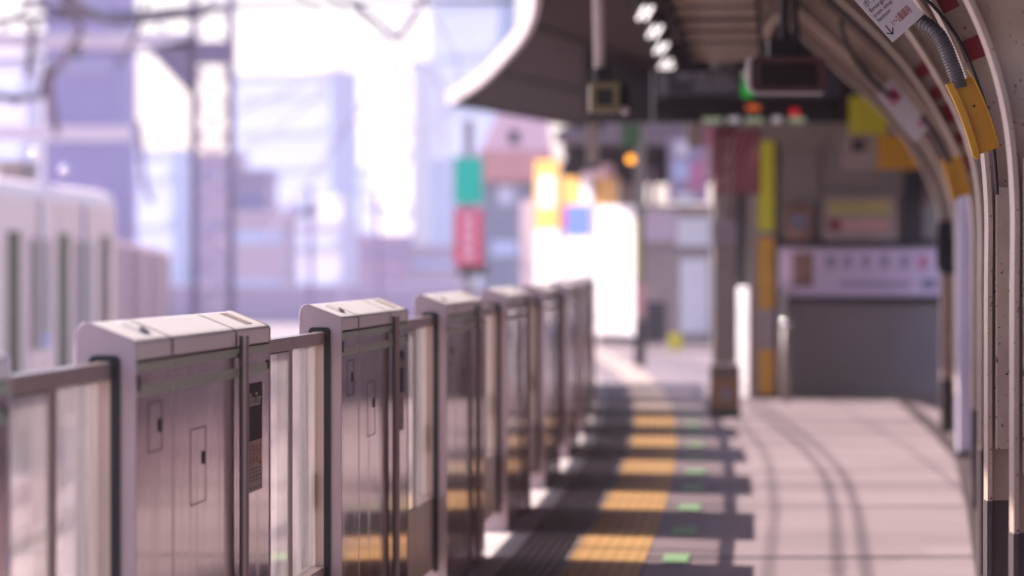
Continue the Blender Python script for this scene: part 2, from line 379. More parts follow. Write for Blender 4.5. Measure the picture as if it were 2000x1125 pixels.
# ------------------------------------------------------------------ platform door cabinets
T, LC, PITCH, D0 = .137, 2.74, 4.84, 11.2
CAPTOP = [(-T, 1.207), (-T, 1.262), (-T + .003, 1.276), (-T + .010, 1.287), (-T + .020, 1.293), (-T + .032, 1.293), (-.016, 1.2575), (-.006, 1.2525), (-.001, 1.246), (0, 1.240), (0, 1.207)]
def make_cabinet():
    r = thing('door_cabinet', 'x', 'platform door')
    B(-T + .004, -.004, .014, LC - .014, .0, 1.205).build('body', M['seam'], r)
    for y0, y1 in ((.012, .641), (.659, 1.941), (1.959, LC - .012)):
        m = MB(); m.box(-.004, 0, y0, y1, .02, 1.200); m.build('front_panel', M['steel'], r, bevel=.0015)
        m = MB(); m.prism(CAPTOP, y0 + (.018 if y0 > .1 else 0), y1 - (.018 if y1 < 2.2 else 0)); m.build('top_cover', M['cap'], r, bevel=.0025)
        m = MB(); m.prism([(x * .985 - .0006, z - .0022) for x, z in CAPTOP], .02, LC - .02); m.build('cover_lining', M['seamstrip'], r)
    B(-T, -T + .004, .012, LC - .012, .02, 1.205).build('back_panel', M['steel2'], r)
    ep = [(-T - .002, 0)] + [(x - .002 if x < -.1 else x + .0025 if x > -.02 else x, z + .002) for x, z in CAPTOP[1:-1]] + [(.003, 0)]
    for y0, y1 in ((0, .012), (LC - .012, LC)):
        m = MB(); m.prism(ep, y0, y1); m.build('end_panel', M['endpaint'], r, bevel=.0025)
    # black door seal on both ends, widened to stand for the pocket's shade
    for y0, y1 in ((-.006, .001), (LC - .001, LC + .006)):
        m = MB()
        def arc(cx, cz, rad, a0, a1): return [(cx + rad * math.cos(R(a0 + (a1 - a0) * i / 5)), cz + rad * math.sin(R(a0 + (a1 - a0) * i / 5))) for i in range(6)]
        o1 = [(-.034, .105)] + arc(-.049, 1.204, .015, 0, 90) + arc(-.092, 1.204, .015, 90, 180) + [(-.107, .105)]
        i1 = [(-.0565, .105)] + arc(-.0645, 1.199, .008, 0, 90) + arc(-.088, 1.199, .008, 90, 180) + [(-.096, .105)]
        n = len(o1); vs = [Vector((x, y, z)) for y in (y0, y1) for x, z in o1 + i1]; fs = []
        for i in range(n - 1):
            fs += [(i, i + 1, n + i + 1, n + i), (2 * n + i, 3 * n + i, 3 * n + i + 1, 2 * n + i + 1), (i, 2 * n + i, 2 * n + i + 1, i + 1), (n + i, n + i + 1, 3 * n + i + 1, 3 * n + i)]
        fs += [(0, n, 3 * n, 2 * n), (n - 1, 3 * n - 1, 4 * n - 1, 2 * n - 1)]
        m.add(vs, fs); m.build('door_seal', M['rubber'], r)
        yy = (y0 + y1) / 2
        B(-.0955, -.0455, yy - .002, yy + .0015, .106, 1.2045).build('door_slot', M['slotpaint'], r)
    for z0, z1 in ((1.178, 1.2), (1.122, 1.148)):
        m = MB()
        for y0, y1 in ((.014, .640), (.660, 1.940), (1.960, LC - .014)): m.box(-.001, .0012, y0, y1, z0, z1)
        m.build('green_stripe', M['green'], r)
    # access hatches with locks
    for y0, y1, z0, z1, ly, lz in ((.22, .46, .985, 1.105, .40, 1.045), (.98, 1.29, .822, 1.015, 1.22, .935)):
        h = MB(); w = .006
        h.box(-.001, .0008, y0, y1, z0, z0 + .003); h.box(-.001, .0008, y0, y1, z1 - .003, z1)
        h.box(-.001, .0008, y0, y0 + w, z0 + .003, z1 - .003); h.box(-.001, .0008, y1 - w, y1, z0 + .003, z1 - .003)
        hf = h.build('access_hatch', M['seam'], r)
        B(-.001, .003, ly, ly + .035, lz - .016, lz + .016).build('lock', M['dark'], hf)
    for y in (.03, LC - .075):
        B(-.001, .004, y, y + .035, 1.135 if y < 1 else 1.13, 1.172 if y < 1 else 1.155).build('latch', M['dark'], r)
    m = MB(); m.tube([(.02, 1.95, 0), (.02, 1.95, 1.2), (.02, 1.95, 1.236)], .0135, 14); m.tube([(.0, 1.95, 1.18), (.02, 1.95, 1.18)], .006, 8)
    m.build('handrail_post', M['steel2'], r, smooth=False)
    # sensor bump on the cover
    m = MB(); zt = lambda x: 1.293 + (x + .105) * (-.0355 / .089)
    m.loft([[Vector((x * f - .062, .42 + y * f, zt(-.062 + x * f) + h)) for x, y in ((-.026, -.07), (.026, -.07), (.03, .05), (.0, .075), (-.03, .05))] for f, h in ((1.1, -.001), (.95, .006), (.6, .011))])
    m.build('sensor_bump', M['cap'], r, bevel=.004)
    m = MB()
    for i in range(8): m.box(-.062 - .036 + .0095 * i, -.062 - .036 + .0095 * i + .006, 2.36, 2.52, 0, .001, m=Matrix.Translation((0, 0, 0)))
    m.v = [(x, y, zt(x) + z + .0006) for x, y, z in m.v]
    m.build('vent_grille', M['seamstrip'], r)
    # notice
    n = B(-.001, .0015, 2.21, 2.535, .938, 1.098).build('notice_sticker', M['notice_dark'], r)
    B(-.001, .0015, 2.21, 2.535, .796, .9375).build('notice_text_panel', M['notice_pale'], n)
    Mx = Matrix(((0, 0, 1, .0025), (1, 0, 0, 2.225), (0, 1, 0, 1.035), (0, 0, 0, 1)))
    text_mesh('notice_lettering', 'BanZer', .052, M['ink_pale'], n, Mx, sx=1.72, thick=.0003)
    rd, dk = MB(), MB(); rr = random.Random(3)
    for c in range(4):
        y = 2.235 + c * .072
        z = .925
        while z > .875: 
            h = rr.uniform(.004, .009); rd.box(0, .0021, y + rr.uniform(0, .012), y + .04 + rr.uniform(-.015, .008), z - h, z); z -= h + .003
        for q in range(6):
            z = .862 - q * .0105
            if q == 4: continue
            dk.box(0, .0021, y + rr.uniform(0, .01), y + .03 + rr.uniform(0, .02), z - .005, z)
    rd.build('notice_red_text', M['ink_red'], n); dk.build('notice_small_text', M['ink_dark'], n)
    return r
cab = make_cabinet()
ORD = ['nearest', 'second', 'third', 'fourth', 'fifth', 'sixth', 'seventh', 'eighth', 'ninth', 'tenth', 'eleventh']
def place(o, d0, d1):
    a = Vector((edge(d0), d0, 0)); b = Vector((edge(d1), d1, 0)); t = b - a
    o.location = a; o.rotation_euler = (0, 0, -math.atan2(t.x, t.y))
spots = [D0 - PITCH + .40] + [(D0 + PITCH * i) for i in range(0, 10)]
for i, d in enumerate(spots):
    o = cab if i == 0 else copy_tree(cab)
    place(o, d, d + LC)
    o['label'] = ('steel door cabinet cut off by the frame edge, before the nearest whole cabinet' if i == 0 else
                  'nearest whole steel door cabinet, white sloping top, green stripes and dark notice sticker' if i == 1 else
                  f'white topped steel door cabinet with green stripes, {ORD[i - 1]} in the row after the nearest whole one' if i > 1 else '')
    if i > 1: o['label'] = f'white topped steel door cabinet, {ORD[i - 1]} whole one counted from the nearest in the row'
    o['group'] = 'platform door cabinets in the curved row'

# ------------------------------------------------------------------ sliding door leaves
OPEN = PITCH - LC
def make_leaf():
    r = thing('sliding_door', 'x', 'door leaf')
    Lh = OPEN / 2 - .004; x0, x1 = -.092, -.052
    m = MB()
    m.box(x0, x1, 0, Lh, 1.164, 1.203); m.build('top_rail', M['steel2'], r, bevel=.003)
    B(x0, x1, 0, Lh, .12, .43).build('lower_panel', M['steel2'], r, bevel=.003)
    B(x0 + .001, x1 - .001, Lh - .042, Lh, .43, 1.164).build('stile', M['steel2'], r)
    B(-.062, -.056, 0, Lh - .042, .43, 1.164).build('glass', M['glass'], r)
    m = MB(); a = x1 - .004
    m.box(a, a + .002, .0, Lh - .042, 1.1585, 1.1635); m.build('glazing_bead', M['rubber'], r)
    B(a, a + .002, 0, Lh - .042, .431, .436).build('glazing_bead', M['rubber'], r)
    B(-.0555, -.049, .004, .03, .62, .74).build('finger_guard', M['dark'], r)
    B(x0 + .003, x1 - .003, Lh + .0005, Lh + .0035, .125, 1.2).build('edge_seal', M['rubber'], r)
    return r
leaf = make_leaf()
first = True
for i, d in enumerate(spots[:-1]):
    for h in (0, 1):
        o = leaf if first else copy_tree(leaf); first = False
        mid = (d + LC + spots[i + 1]) / 2; a, b = mid - OPEN / 2, mid + OPEN / 2
        place(o, a, b)
        if h == 1:     # far leaf: turned round so its seal meets the other
            vec = Vector((edge(b) - edge(a), b - a, 0)).normalized()
            nrm = Vector((vec.y, -vec.x, 0))
            o.location = Vector((edge(b), b, 0)) + nrm * (-.144)
            o.rotation_euler = (0, 0, o.rotation_euler[2] + math.pi)
        names = ('the frame edge cabinet and the nearest whole cabinet' if i == 0 else f'the {ORD[i-1]} and {ORD[i]} whole cabinets')
        o['label'] = f'{("nearer", "farther")[h]} glazed sliding leaf between {names}'
        o['group'] = 'glass sliding door leaves between the cabinets'

# ------------------------------------------------------------------ curved columns at the track-free side
RIBP = catmull([(0, 0), (0, .7), (0, 1.3), (0.0, 1.62), (.025, 1.86), (.085, 2.07), (.175, 2.26), (.295, 2.46), (.435, 2.65), (.635, 2.86), (.875, 3.08), (1.47, 3.62), (1.95, 3.96), (2.45, 4.05)], 6)
def rib_at(zq):
    best = min(range(len(RIBP)), key=lambda i: abs(RIBP[i][1] - zq)); return best
def rib_frame(i):
    a, b = RIBP[max(i - 1, 0)], RIBP[min(i + 1, len(RIBP) - 1)]
    tx, tz = -(b[0] - a[0]), b[1] - a[1]; n = math.hypot(tx, tz)
    return (-tz / n, tx / n)        # inward (towards the platform) normal in xz
def rib_pt(X, d, i, n, y):
    nx, nz = rib_frame(i); px, pz = RIBP[i]
    return Vector((X - px + nx * n, d + y, pz + nz * n))
D_ = .084
ISEC = [(D_, -.062), (D_, .062), (D_ - .014, .062), (D_ - .018, .014), (-D_ + .018, .014), (-D_ + .014, .062), (-D_, .062), (-D_, -.062), (-D_ + .014, -.062), (-D_ + .018, -.014), (D_ - .018, -.014), (D_ - .014, -.062)]
def rib_part(name, X, d, z0, z1, m, parent, sec=ISEC, bevel=0):
    i0, i1 = rib_at(z0), rib_at(z1)
    g = MB(); g.loft([[rib_pt(X, d, i, n, y) - Vector((X, d, 0)) for n, y in sec] for i in range(i0, i1 + 1)])
    return g.build(name, m, parent, bevel=bevel)
COLS = [(13.2, 1.44, 'nearest curved beige rail column, cut off at the frame edge', .66),
        (15.0, 1.545, 'curved beige column carrying the sharp yellow cable guard and wide red bands', .73),
        (18.0, 1.845, 'plain curved beige column just behind the one with the sharp yellow guard', .6),
        (22.2, 2.215, 'plain curved beige column between the two yellow cable guards, dark foot', .6),
        (28.2, 2.75, 'curved beige column with small red stripes and the blurred yellow guard', .55),
        (36.5, 3.41, 'curved beige column beside the lavender post', .45),
        (41.0, 3.70, 'farthest curved beige column, carrying a black box at head height', .42)]
for k, (d, X, lab, zb) in enumerate(COLS):
    r = thing('curved_column', lab, 'column', (X, d, 0), 0, 'curved beige columns of the platform roof')
    rib_part('shaft', X, d, zb + .02, 4.1, M['beige'], r)
    rib_part('painted_foot', X, d, 0, zb, M['beige_dark'], r, [(n * 1.02, y * 1.03) for n, y in ISEC])
    if k in (0, 1, 2):     # bolted cover plates over the straight part of the old rail
        zt = (1.715, 1.665, 1.74)[k]
        g = B(-.060, .075, -.078, -.060, .86, zt); g.build('cover_plate', M['beige'], r, bevel=.003)
        g = MB()
        for z in (.95, 1.15, 1.35, 1.55): 
            for x in (-.045, .058): g.tube([(x, -.078, z), (x, -.086, z)], .008, 6)
        g.build('plate_bolts', M['beige'], r)
    # second web rib (paired old rails) behind
    if k == 1:
        for z0, z1, n0, n1 in ((2.055, 2.15, D_ - .02, -D_ + .012), (2.215, 2.32, D_ - .02, .01), (2.56, 2.68, D_ - .02, -D_ + .012)):
            i0, i1 = rib_at(z0), rib_at(z1); g = MB()
            g.loft([[rib_pt(X, d, i, n, y) - Vector((X, d, 0)) for n, y in ((n0, -.019), (n1, -.019), (n1, -.0145), (n0, -.0145))] for i in range(i0, i1 + 1)])
            g.build('red_band', M['red_paint'], r)
    if k == 4:
        for z0 in (1.98, 2.13, 2.27, 2.39, 2.52):
            i0, i1 = rib_at(z0), rib_at(z0 + .075); g = MB()
            g.loft([[rib_pt(X, d, i, n, y) - Vector((X, d, 0)) for n, y in ((.06, -.019), (-.06, -.019), (-.06, -.0145), (.06, -.0145))] for i in range(i0, max(i1, i0 + 1) + 1)])
            g.build('red_band', M['red_paint'], r)
    if k == 3:
        B(-.03, .02, -.0655, -.062, 1.72 - .12, 1.74 - .12).build('green_tape', M['led_sage'], r)

# side wall behind the columns and the roof decking over them
COLX = lambda d: 2.22 + .085 * (d - 22.2) - .0004 * (d - 22.2) ** 2
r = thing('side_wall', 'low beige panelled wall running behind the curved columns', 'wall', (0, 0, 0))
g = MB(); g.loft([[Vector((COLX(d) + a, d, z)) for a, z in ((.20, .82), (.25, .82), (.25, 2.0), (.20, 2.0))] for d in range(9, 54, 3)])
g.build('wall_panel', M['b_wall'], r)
g = MB(); g.loft([[Vector((COLX(d) + a, d, z)) for a, z in ((.196, .004), (.25, .004), (.25, .819), (.196, .819))] for d in range(9, 54, 3)])  # dark dado added to give the dark band mirrored in the cabinets
g.build('reflection_dado', M['b_dado'], r)
g = MB()
for d in range(10, 52, 2):
    g.loft([[Vector((COLX(q) + a, q, z)) for a, z in ((.165, .824), (.198, .824), (.198, 2.0), (.165, 2.0))] for q in (d, d + .07)])
g.build('wall_batten', M['beige'], r)
r = thing('platform_roof', 'dark boarded platform roof with tan joists above the curved columns', 'roof')
g = MB()
prof = [(a, b) for a, b in RIBP if b >= 1.95]
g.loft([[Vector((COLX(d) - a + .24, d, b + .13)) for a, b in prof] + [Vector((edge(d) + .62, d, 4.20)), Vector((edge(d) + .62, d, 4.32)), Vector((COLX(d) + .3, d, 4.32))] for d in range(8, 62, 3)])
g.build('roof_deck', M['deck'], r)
for k, y in enumerate((36.0, 38.6, 41.2, 43.8, 46.4, 49.0, 51.6, 54.2, 56.8)):
    g = B(edge(y) + .80, COLX(y) - 1.62, y, y + .10, 3.78, 3.95); g.build('joist', M['joist'], r)
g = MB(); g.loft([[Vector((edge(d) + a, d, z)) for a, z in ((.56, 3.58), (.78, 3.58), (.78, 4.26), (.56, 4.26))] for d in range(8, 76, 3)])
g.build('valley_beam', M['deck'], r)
for off in (1.25, 1.75):
    g = MB(); g.tube([Vector((edge(d) + off, d, 3.74)) for d in range(20, 60, 2)], .03, 8); g.build('roof_pipe', M['joist'], r)

r = thing('cable_rack', 'hanging cable rack with tan cross rungs above the departure board', 'cable rack')
RD = [28.2, 30.0, 31.4, 33.1, 34.8, 36.6, 38.2]
rx0 = lambda d: .98 + (d - 30) * .055
for d in RD: B(rx0(d), rx0(d) + .52, d, d + .05, 3.02, 3.075).build('rung', M['joist'], r)
for a_ in (-.03, .521):
    g = MB(); g.loft([[Vector((rx0(d) + a_, d, 3.0)), Vector((rx0(d) + a_ + .028, d, 3.0)), Vector((rx0(d) + a_ + .028, d, 3.10)), Vector((rx0(d) + a_, d, 3.10))] for d in (27.5, 34, 38.6)]); g.build('side_rail', M['deck'], r)
g = MB(); g.loft([[Vector((rx0(d) - .02, d, 3.14)), Vector((rx0(d) + .54, d, 3.14)), Vector((rx0(d) + .54, d, 3.17)), Vector((rx0(d) - .02, d, 3.17))] for d in (27.5, 34, 38.6)]); g.build('dark_backing', M['deck'], r)  # dark sheet added behind the rungs to make the gaps read dark
for d in (29, 33, 38): B(rx0(d) + .24, rx0(d) + .27, d, d + .03, 3.171, 4.25).build('hanger', M['deck'], r)

# trackside canopy, wing rising to the fascia
EDG = catmull([(6, -2.3), (20, -1.45), (28, -.9), (34, -.35), (40, .15), (45.8, .24), (51.9, .164), (58.4, -.06), (66.7, -.42), (75.2, -.95)], 5)  # near stretch, out of view, swung wide to shade the columns
r = thing('trackside_canopy', 'brown boarded canopy wing with white curved fascia over the platform doors', 'canopy')
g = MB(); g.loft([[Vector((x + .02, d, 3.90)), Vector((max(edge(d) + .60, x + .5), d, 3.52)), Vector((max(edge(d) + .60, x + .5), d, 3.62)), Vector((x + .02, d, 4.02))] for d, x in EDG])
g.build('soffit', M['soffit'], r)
g = MB(); g.loft([[Vector((x - .04, d, 3.86)), Vector((x + .02, d, 3.86)), Vector((x + .02, d, 4.06)), Vector((x - .04, d, 4.06))] for d, x in EDG])
g.build('fascia', M['fascia'], r)
for y in (50, 62, 74.6):
    x = next(e[1] for e in EDG if e[0] >= y); xe = max(edge(y) + .60, x + .5)
    g = MB(); g.loft([[Vector((x + .05, q, 3.885)), Vector((xe, q, 3.50)), Vector((xe, q, 3.43)), Vector((x + .05, q, 3.84))] for q in (y, y + .12)])
    g.build('cross_beam', M['soffit'], r)

# ceiling lamps
for k, (px, py, d, w) in enumerate(((1266, 14, 35.4, 'nearest'), (1285, 52, 38.6, 'second'), (1297, 86, 41.8, 'third'), (1305, 118, 45.2, 'fourth'), (1309, 128, 48.6, 'farthest'))):
    p = at(px, py, d)
    r = thing('ceiling_lamp', f'white tube lamp under the canopy valley, {w} of the receding row', 'lamp', p, 0, 'tube lamps under the canopy')
    B(-.075, .075, -.05, 1.55, .03, .09).build('housing', M['deck'], r)
    for x in (-.028, .028):
        m = MB(); m.tube([(x, 0, 0), (x, 1.7, 0)], .013, 10); m.build('tube', M['lamp'] if k < 3 else M['lamp_dim'], r)
    for y in (.05, 1.4): B(-.008, .008, y, y + .02, .09, .40).build('hanger', M['deck'], r)

# ------------------------------------------------------------------ sign on the near column, guard, conduit, cables
def local_frame(u, v, n, loc):
    return Matrix(((u.x, v.x, n.x, loc.x), (u.y, v.y, n.y, loc.y), (u.z, v.z, n.z, loc.z), (0, 0, 0, 1)))
ds = 14.80
BL = at(1743.5, 83, ds); BR = at(1804.7, 28, ds)
u = (BR - BL).normalized(); n = Vector((0, -1, 0)); v = n.cross(u).normalized()
if v.z < 0: v = -v
SM = local_frame(u, v, n, BL); wS = (BR - BL).length; kz = wS / 457.0
r = thing('emergency_button_sign', 'white tilted sign with black and red lettering, Emergency train stop button', 'sign', BL)
def loc3(M3): return Matrix.Translation(-BL) @ M3
m = MB(); m.box(0, wS, 0, .30, -.003, 0, m=loc3(SM)); m.build('sign_plate', M['signwhite'], r, bevel=.001)
m = MB(); m.box(wS * .35, wS * .42, .05, .07, -.03, -.003, m=loc3(SM)); m.box(wS * .35, wS * .42, .20, .22, -.03, -.003, m=loc3(SM)); m.build('bracket', M['dark'], r)
def T_(a, b): return loc3(SM) @ Matrix.Translation((a, b, .0008))
for body, a, b, sz, sx, mt in (('Emergency', 38, 395, .0190, .98, 'black'), ('train stop', 32, 327, .0190, .98, 'black'), ('button', 35, 264, .0190, .98, 'black'),
                               ('1～2番線用', 122, 118, .0300, .50, 'red_ink2'), ('ボタン', 30, 470, .0270, .92, 'black')):
    text_mesh('lettering', body, sz, M[mt], r, T_(a * kz, b * kz), sx=sx, thick=.0003)
m = MB(); Ta = T_(62 * kz, 130 * kz); s_ = 62 * kz
def bar(p, q, w):
    d_ = Vector((q[0] - p[0], q[1] - p[1])); L_ = d_.length; a = math.atan2(d_.y, d_.x)
    m.box(0, L_, -w / 2, w / 2, 0, .0006, m=Ta @ Matrix.Translation((p[0], p[1], 0)) @ Matrix.Rotation(a, 4, 'Z'))
bar((0, s_), (0, -s_), .0034); bar((0, -s_), (-s_ * .75, -s_ * .15), .0034); bar((0, -s_), (s_ * .75, -s_ * .15), .0034)
m.build('down_arrow', M['black'], r)

# yellow guard (channel)
def guard(name, label, P0, P1, wid, lip, d, curve):
    P0 = Vector(P0); P1 = Vector(P1); ax = (P1 - P0); L_ = ax.length; ax.normalize()
    nn = Vector((0, -1, 0)); sd = nn.cross(ax).normalized()
    if sd.x > 0: sd = -sd          # towards the platform
    r = thing(name, label, 'cable guard', P0, 0, 'yellow cable guards on the columns')
    bow = lambda t: -sd * (curve * 4 * t * (t - 1)) * -1
    N_ = 12; ring = []
    def P(t, s, y): return ax * (t * L_) + bow(t) + sd * s + nn * y
    # web plate
    g = MB(); g.loft([[P(t, -wid * .55, 0), P(t, wid * .45, 0), P(t, wid * .45, .004), P(t, -wid * .55, .004)] for t in [i / N_ for i in range(N_ + 1)]])
    g.build('web_plate', M['yellow'], r)
    # inner lip, longer than the web at the bottom, rounded end
    g = MB(); g.loft([[P(t, wid * .45 - .001, -.001), P(t, wid * .45 + lip * (.5 if t > 1.02 else 1), -.001), P(t, wid * .45 + lip * (.5 if t > 1.02 else 1), .032), P(t, wid * .45 - .001, .032)] for t in [-.02] + [i / N_ for i in range(N_ + 1)] + [1.05]])
    g.build('inner_flange', M['yellow'], r, bevel=.003)
    g = MB(); g.loft([[P(t, -wid * .55 - .004, -.002), P(t, -wid * .55 + .001, -.002), P(t, -wid * .55 + .001, .028), P(t, -wid * .55 - .004, .028)] for t in [-.10] + [i / N_ for i in range(N_ + 1)]])
    g.build('outer_flange', M['yellow'], r)
    g = MB(); c = P(.38, -.004, .004); g.tube([c, c + nn * .005], .0042, 10); g.build('bolt', M['dark'], r)
    return r
dg = 14.80
guard('cable_guard', 'sharp yellow steel cable guard below the white emergency sign', at(1876, 157, dg), at(1928, 296, dg), .060, .022, dg, .007)
dg2 = 28.0
guard('cable_guard', 'blurred yellow cable guard on the farther column with small red stripes', at(1858, 308, dg2), at(1880, 384, dg2), .085, .03, dg2, .004)
# flexible conduit from behind the sign into the guard
P = catmull([tuple(at(x, y, q)) for x, y, q in ((1760, 5, 14.90), (1795, 38, 14.86), (1828, 64, 14.81), (1846, 92, 14.79), (1858, 122, 14.785), (1869, 152, 14.785), (1874, 172, 14.785))], 22)
g = MB(); g.tube(P, [.0225 + .0022 * math.sin(i * 1.57) for i in range(len(P))], 14)
tag(g.build('flexible_conduit', M['conduit'], smooth=True), 'grey corrugated conduit running from the white sign into the yellow guard', 'conduit')
P = catmull([tuple(at(x, y, 14.86)) for x, y in ((1765, -30), (1810, 0), (1850, 45), (1884, 100), (1912, 168), (1932, 235), (1942, 300), (1948, 380))], 6)
g = MB(); g.tube(P, .0055, 8)
tag(g.build('cable', M['cable'], smooth=True), 'thin black cable crossing the red bands of the near column', 'cable')
P = catmull([tuple(at(x, y, 27.6)) for x, y in ((1640, 40), (1655, 90), (1680, 130), (1710, 165), (1740, 190))], 6)
g = MB(); g.tube(P, .014, 8)
tag(g.build('cable', M['cable'], smooth=True), 'black cable hanging down to the blurred pink sign', 'cable')
P = catmull([tuple(at(x, y, 27.6)) for x, y in ((1800, 225), (1826, 262), (1843, 292), (1854, 318))], 6)
g = MB(); g.tube(P, .016, 8)
tag(g.build('cable', M['cable'], smooth=True), 'black cable between the blurred pink sign and its yellow guard', 'cable')
# second, blurred emergency sign
d2 = 27.7; TL = at(1712, 188, d2); TR = at(1742, 153, d2); BLs = at(1788, 280, d2)
r = thing('tilted_notice', 'blurred pinkish white tilted notice on the column with red stripes', 'sign', TL)
uu = TR - TL; vv = BLs - TL
def Q(a, b, y=0): return uu * a + vv * b + Vector((0, y, 0))
def quadbox(a0, a1, b0, b1, y0, y1):
    m = MB(); m.add([Q(a0, b0, y0), Q(a1, b0, y0), Q(a1, b1, y0), Q(a0, b1, y0), Q(a0, b0, y1), Q(a1, b0, y1), Q(a1, b1, y1), Q(a0, b1, y1)],
                    [(0, 1, 2, 3), (4, 7, 6, 5), (0, 4, 5, 1), (1, 5, 6, 2), (2, 6, 7, 3), (3, 7, 4, 0)]); return m
quadbox(0, 1, 0, 1, 0, .012).build('plate', M['signwhite'], r)
quadbox(.25, .85, .08, .32, -.003, -.0005).build('red_mark', M['pink_ink'], r)
quadbox(.45, .75, .14, .30, -.006, -.0035).build('red_hand_mark', M['red_paint'], r)
quadbox(.55, .85, .80, .90, -.003, -.0005).build('small_red_mark', M['pink_ink'], r)

# black box on the far column
p = at(1852, 536, 40.7)
r = thing('wall_speaker', 'black box with a pale label fixed to the farthest curved column', 'speaker', p)
m = MB(); m.prism([(-.10, .06), (-.05, 0), (.07, 0), (.075, .45), (-.085, .45), (-.11, .36)], -.14, .02); m.build('casing', M['dark'], r, bevel=.01)
B(-.05, .06, -.126, -.1205, .19, .24).build('label_plate', M['b_mauve'], r)
B(-.03, .03, .02, .10, .1, .3).build('bracket', M['dark'], r)
# post, its lavender colour standing for bluish skylight
p = at(1886, 0, 35.6)
r = thing('lavender_post', 'pale post coloured lavender as if by skylight standing beside the far beige columns', 'post', (p.x, 35.6, 0))
B(-.062, .03, -.05, .05, .004, 1.93).build('shaft', M['b_pale'], r, bevel=.004)
B(.031, .075, -.03, .05, .004, 1.9).build('side_rib', M['b_mauve'], r, bevel=.004)
B(-.075, .09, -.065, .065, .0045, .05).build('foot_plate', M['beige_dark'], r)

# ------------------------------------------------------------------ hanging things
# departure board
d = 44.0; a, b = at(1275, 135, d), at(1647, 240, d)
r = thing('departure_board', 'long black hanging departure board with small coloured lights', 'display', ((a.x + b.x) / 2, d, b.z))
w = (b.x - a.x) / 2; h = a.z - b.z
B(-w, w, 0, .22, 0, h).build('housing', M['boardblack'], r, bevel=.01)
B(-w + .02, w - .02, -.006, -.0005, h * .47, h - .03).build('name_panel', M['boardgrey'], r)
B(-w + .02, w - .02, -.005, -.0005, .05, h * .43).build('led_screen', M['screen_in'], r)
def pt(px, py): q = at(px, py, d); return q.x - r.location.x, q.z - r.location.z
def patch(name, x0, x1, y0, y1, m, yy=-.010):
    p0 = pt(x0, y1); p1 = pt(x1, y0); return B(p0[0], p1[0], yy, yy + .003, p0[1], p1[1]).build(name, m, r)
patch('number_mark', 1288, 1303, 142, 186, M['board_text'])
for x0, x1, y0, y1 in ((1322, 1352, 142, 156), (1358, 1384, 142, 158), (1390, 1432, 146, 158), (1354, 1440, 164, 176)): patch('pale_lettering', x0, x1, y0, y1, M['board_text'])
patch('green_mark', 1449, 1470, 160, 190, M['led_green']); patch('sage_mark', 1449, 1462, 140, 155, M['led_sage'])
for x0, x1, y0, y1, m in ((1458, 1484, 206, 215, 'led_orange'), (1543, 1560, 213, 227, 'led_red'), (1372, 1410, 230, 239, 'led_sage'), (1422, 1444, 229, 239, 'led_white'),
                          (1455, 1490, 230, 239, 'led_sage'), (1508, 1526, 228, 239, 'led_white'), (1540, 1572, 229, 239, 'led_sage')):
    patch('led_characters', x0, x1, y0, y1, M[m])
for x in (-w * .7, w * .7): B(x - .03, x + .03, .06, .12, h, 4.2 - r.location.z).build('hanger', M['deck'], r)
# tan lintel right behind and below the board
d = 51.9; a, b = at(1300, 240, d), at(1700, 285, d)
# rounded screen
d = 27.0; c = at(1541, 145, d); w, h = 74 * d / FPX, 35 * d / FPX
r = thing('hanging_monitor', 'rounded dark maroon monitor with pale rim hanging before the departure board', 'monitor', c)
def rr(w, h, rad, n=6):
    out = []
    for cx, cz, a0 in ((w - rad, h - rad, 0), (-w + rad, h - rad, 90), (-w + rad, -h + rad, 180), (w - rad, -h + rad, 270)):
        out += [(cx + rad * math.cos(R(a0 + 90 * i / n)), cz + rad * math.sin(R(a0 + 90 * i / n))) for i in range(n + 1)]
    return out
m = MB(); m.prism(rr(w, h, .04), 0, .30); m.build('casing', M['screen_red'], r, bevel=.004)
m = MB(); m.prism(rr(w * .74, h * .66, .015), -.006, -.0005); m.build('screen', M['screen_in'], r)
o1, i1 = rr(w + .026, h + .014, .065), rr(w + .001, h + .001, .04); n = len(o1)
vs = [Vector((x, y, z)) for y in (-.03, .06) for x, z in o1 + i1]; fs = []
for i in range(9, 22):
    j = i + 1; fs += [(i, j, n + j, n + i), (2 * n + i, 3 * n + i, 3 * n + j, 2 * n + j), (i, 2 * n + i, 2 * n + j, j), (n + i, n + j, 3 * n + j, 3 * n + i)]
m = MB(); m.add(vs, fs); m.build('rim', M['rim'], r)
m = MB(); m.tube([(-.02, .15, h), (-.02, .15, 4.3 - c.z)], .028, 10); m.box(-.11, .06, .06, .24, h, h + .10); m.tube([(.06, .15, h), (.02, .15, .6)], .02, 8); m.build('hanger', M['dark'], r)
# cctv camera
d = 29.0; c = at(1181, 190, d)
r = thing('cctv_camera', 'boxy security camera with square olive front hanging from a grey pole', 'camera', c)
q = 29 * d / FPX
B(-q, q, 0, .34, -q * .95, q * .95).build('housing', M['post_grey'], r, bevel=.008)
m = MB(); f = q * .55
for x0, x1, z0, z1 in ((-q, q, f, q), (-q, q, -q, -f), (-q, -f, -f, f), (f, q, -f, f)): m.box(x0, x1, -.03, 0, z0, z1)
m.build('hood', mat('olive_hood', (.20, .155, .06), .5), r)
B(-f, f, .0005 - .01, .0, -f, f).build('lens_window', M['black'], r)
B(q * 1.05, q * 1.7, .1, .5, -q * .6, q * .9).build('side_mount', M['dark'], r, bevel=.01)
m = MB(); m.ball((q * 1.35, .05, -q * .85), .028, 10); m.build('status_dome', M['signwhite'], r, smooth=True)
m = MB(); m.tube([(-.03, .15, q * 2.0), (-.055, .15, 1.6)], .032, 12); m.build('pole', mat('grey_pole_paint', (.62, .54, .52), .45), r, smooth=True)
m = MB(); m.box(-.06, .03, .1, .2, q * .95, q * 2.0); m.build('pole_joint', M['dark'], r, bevel=.01)
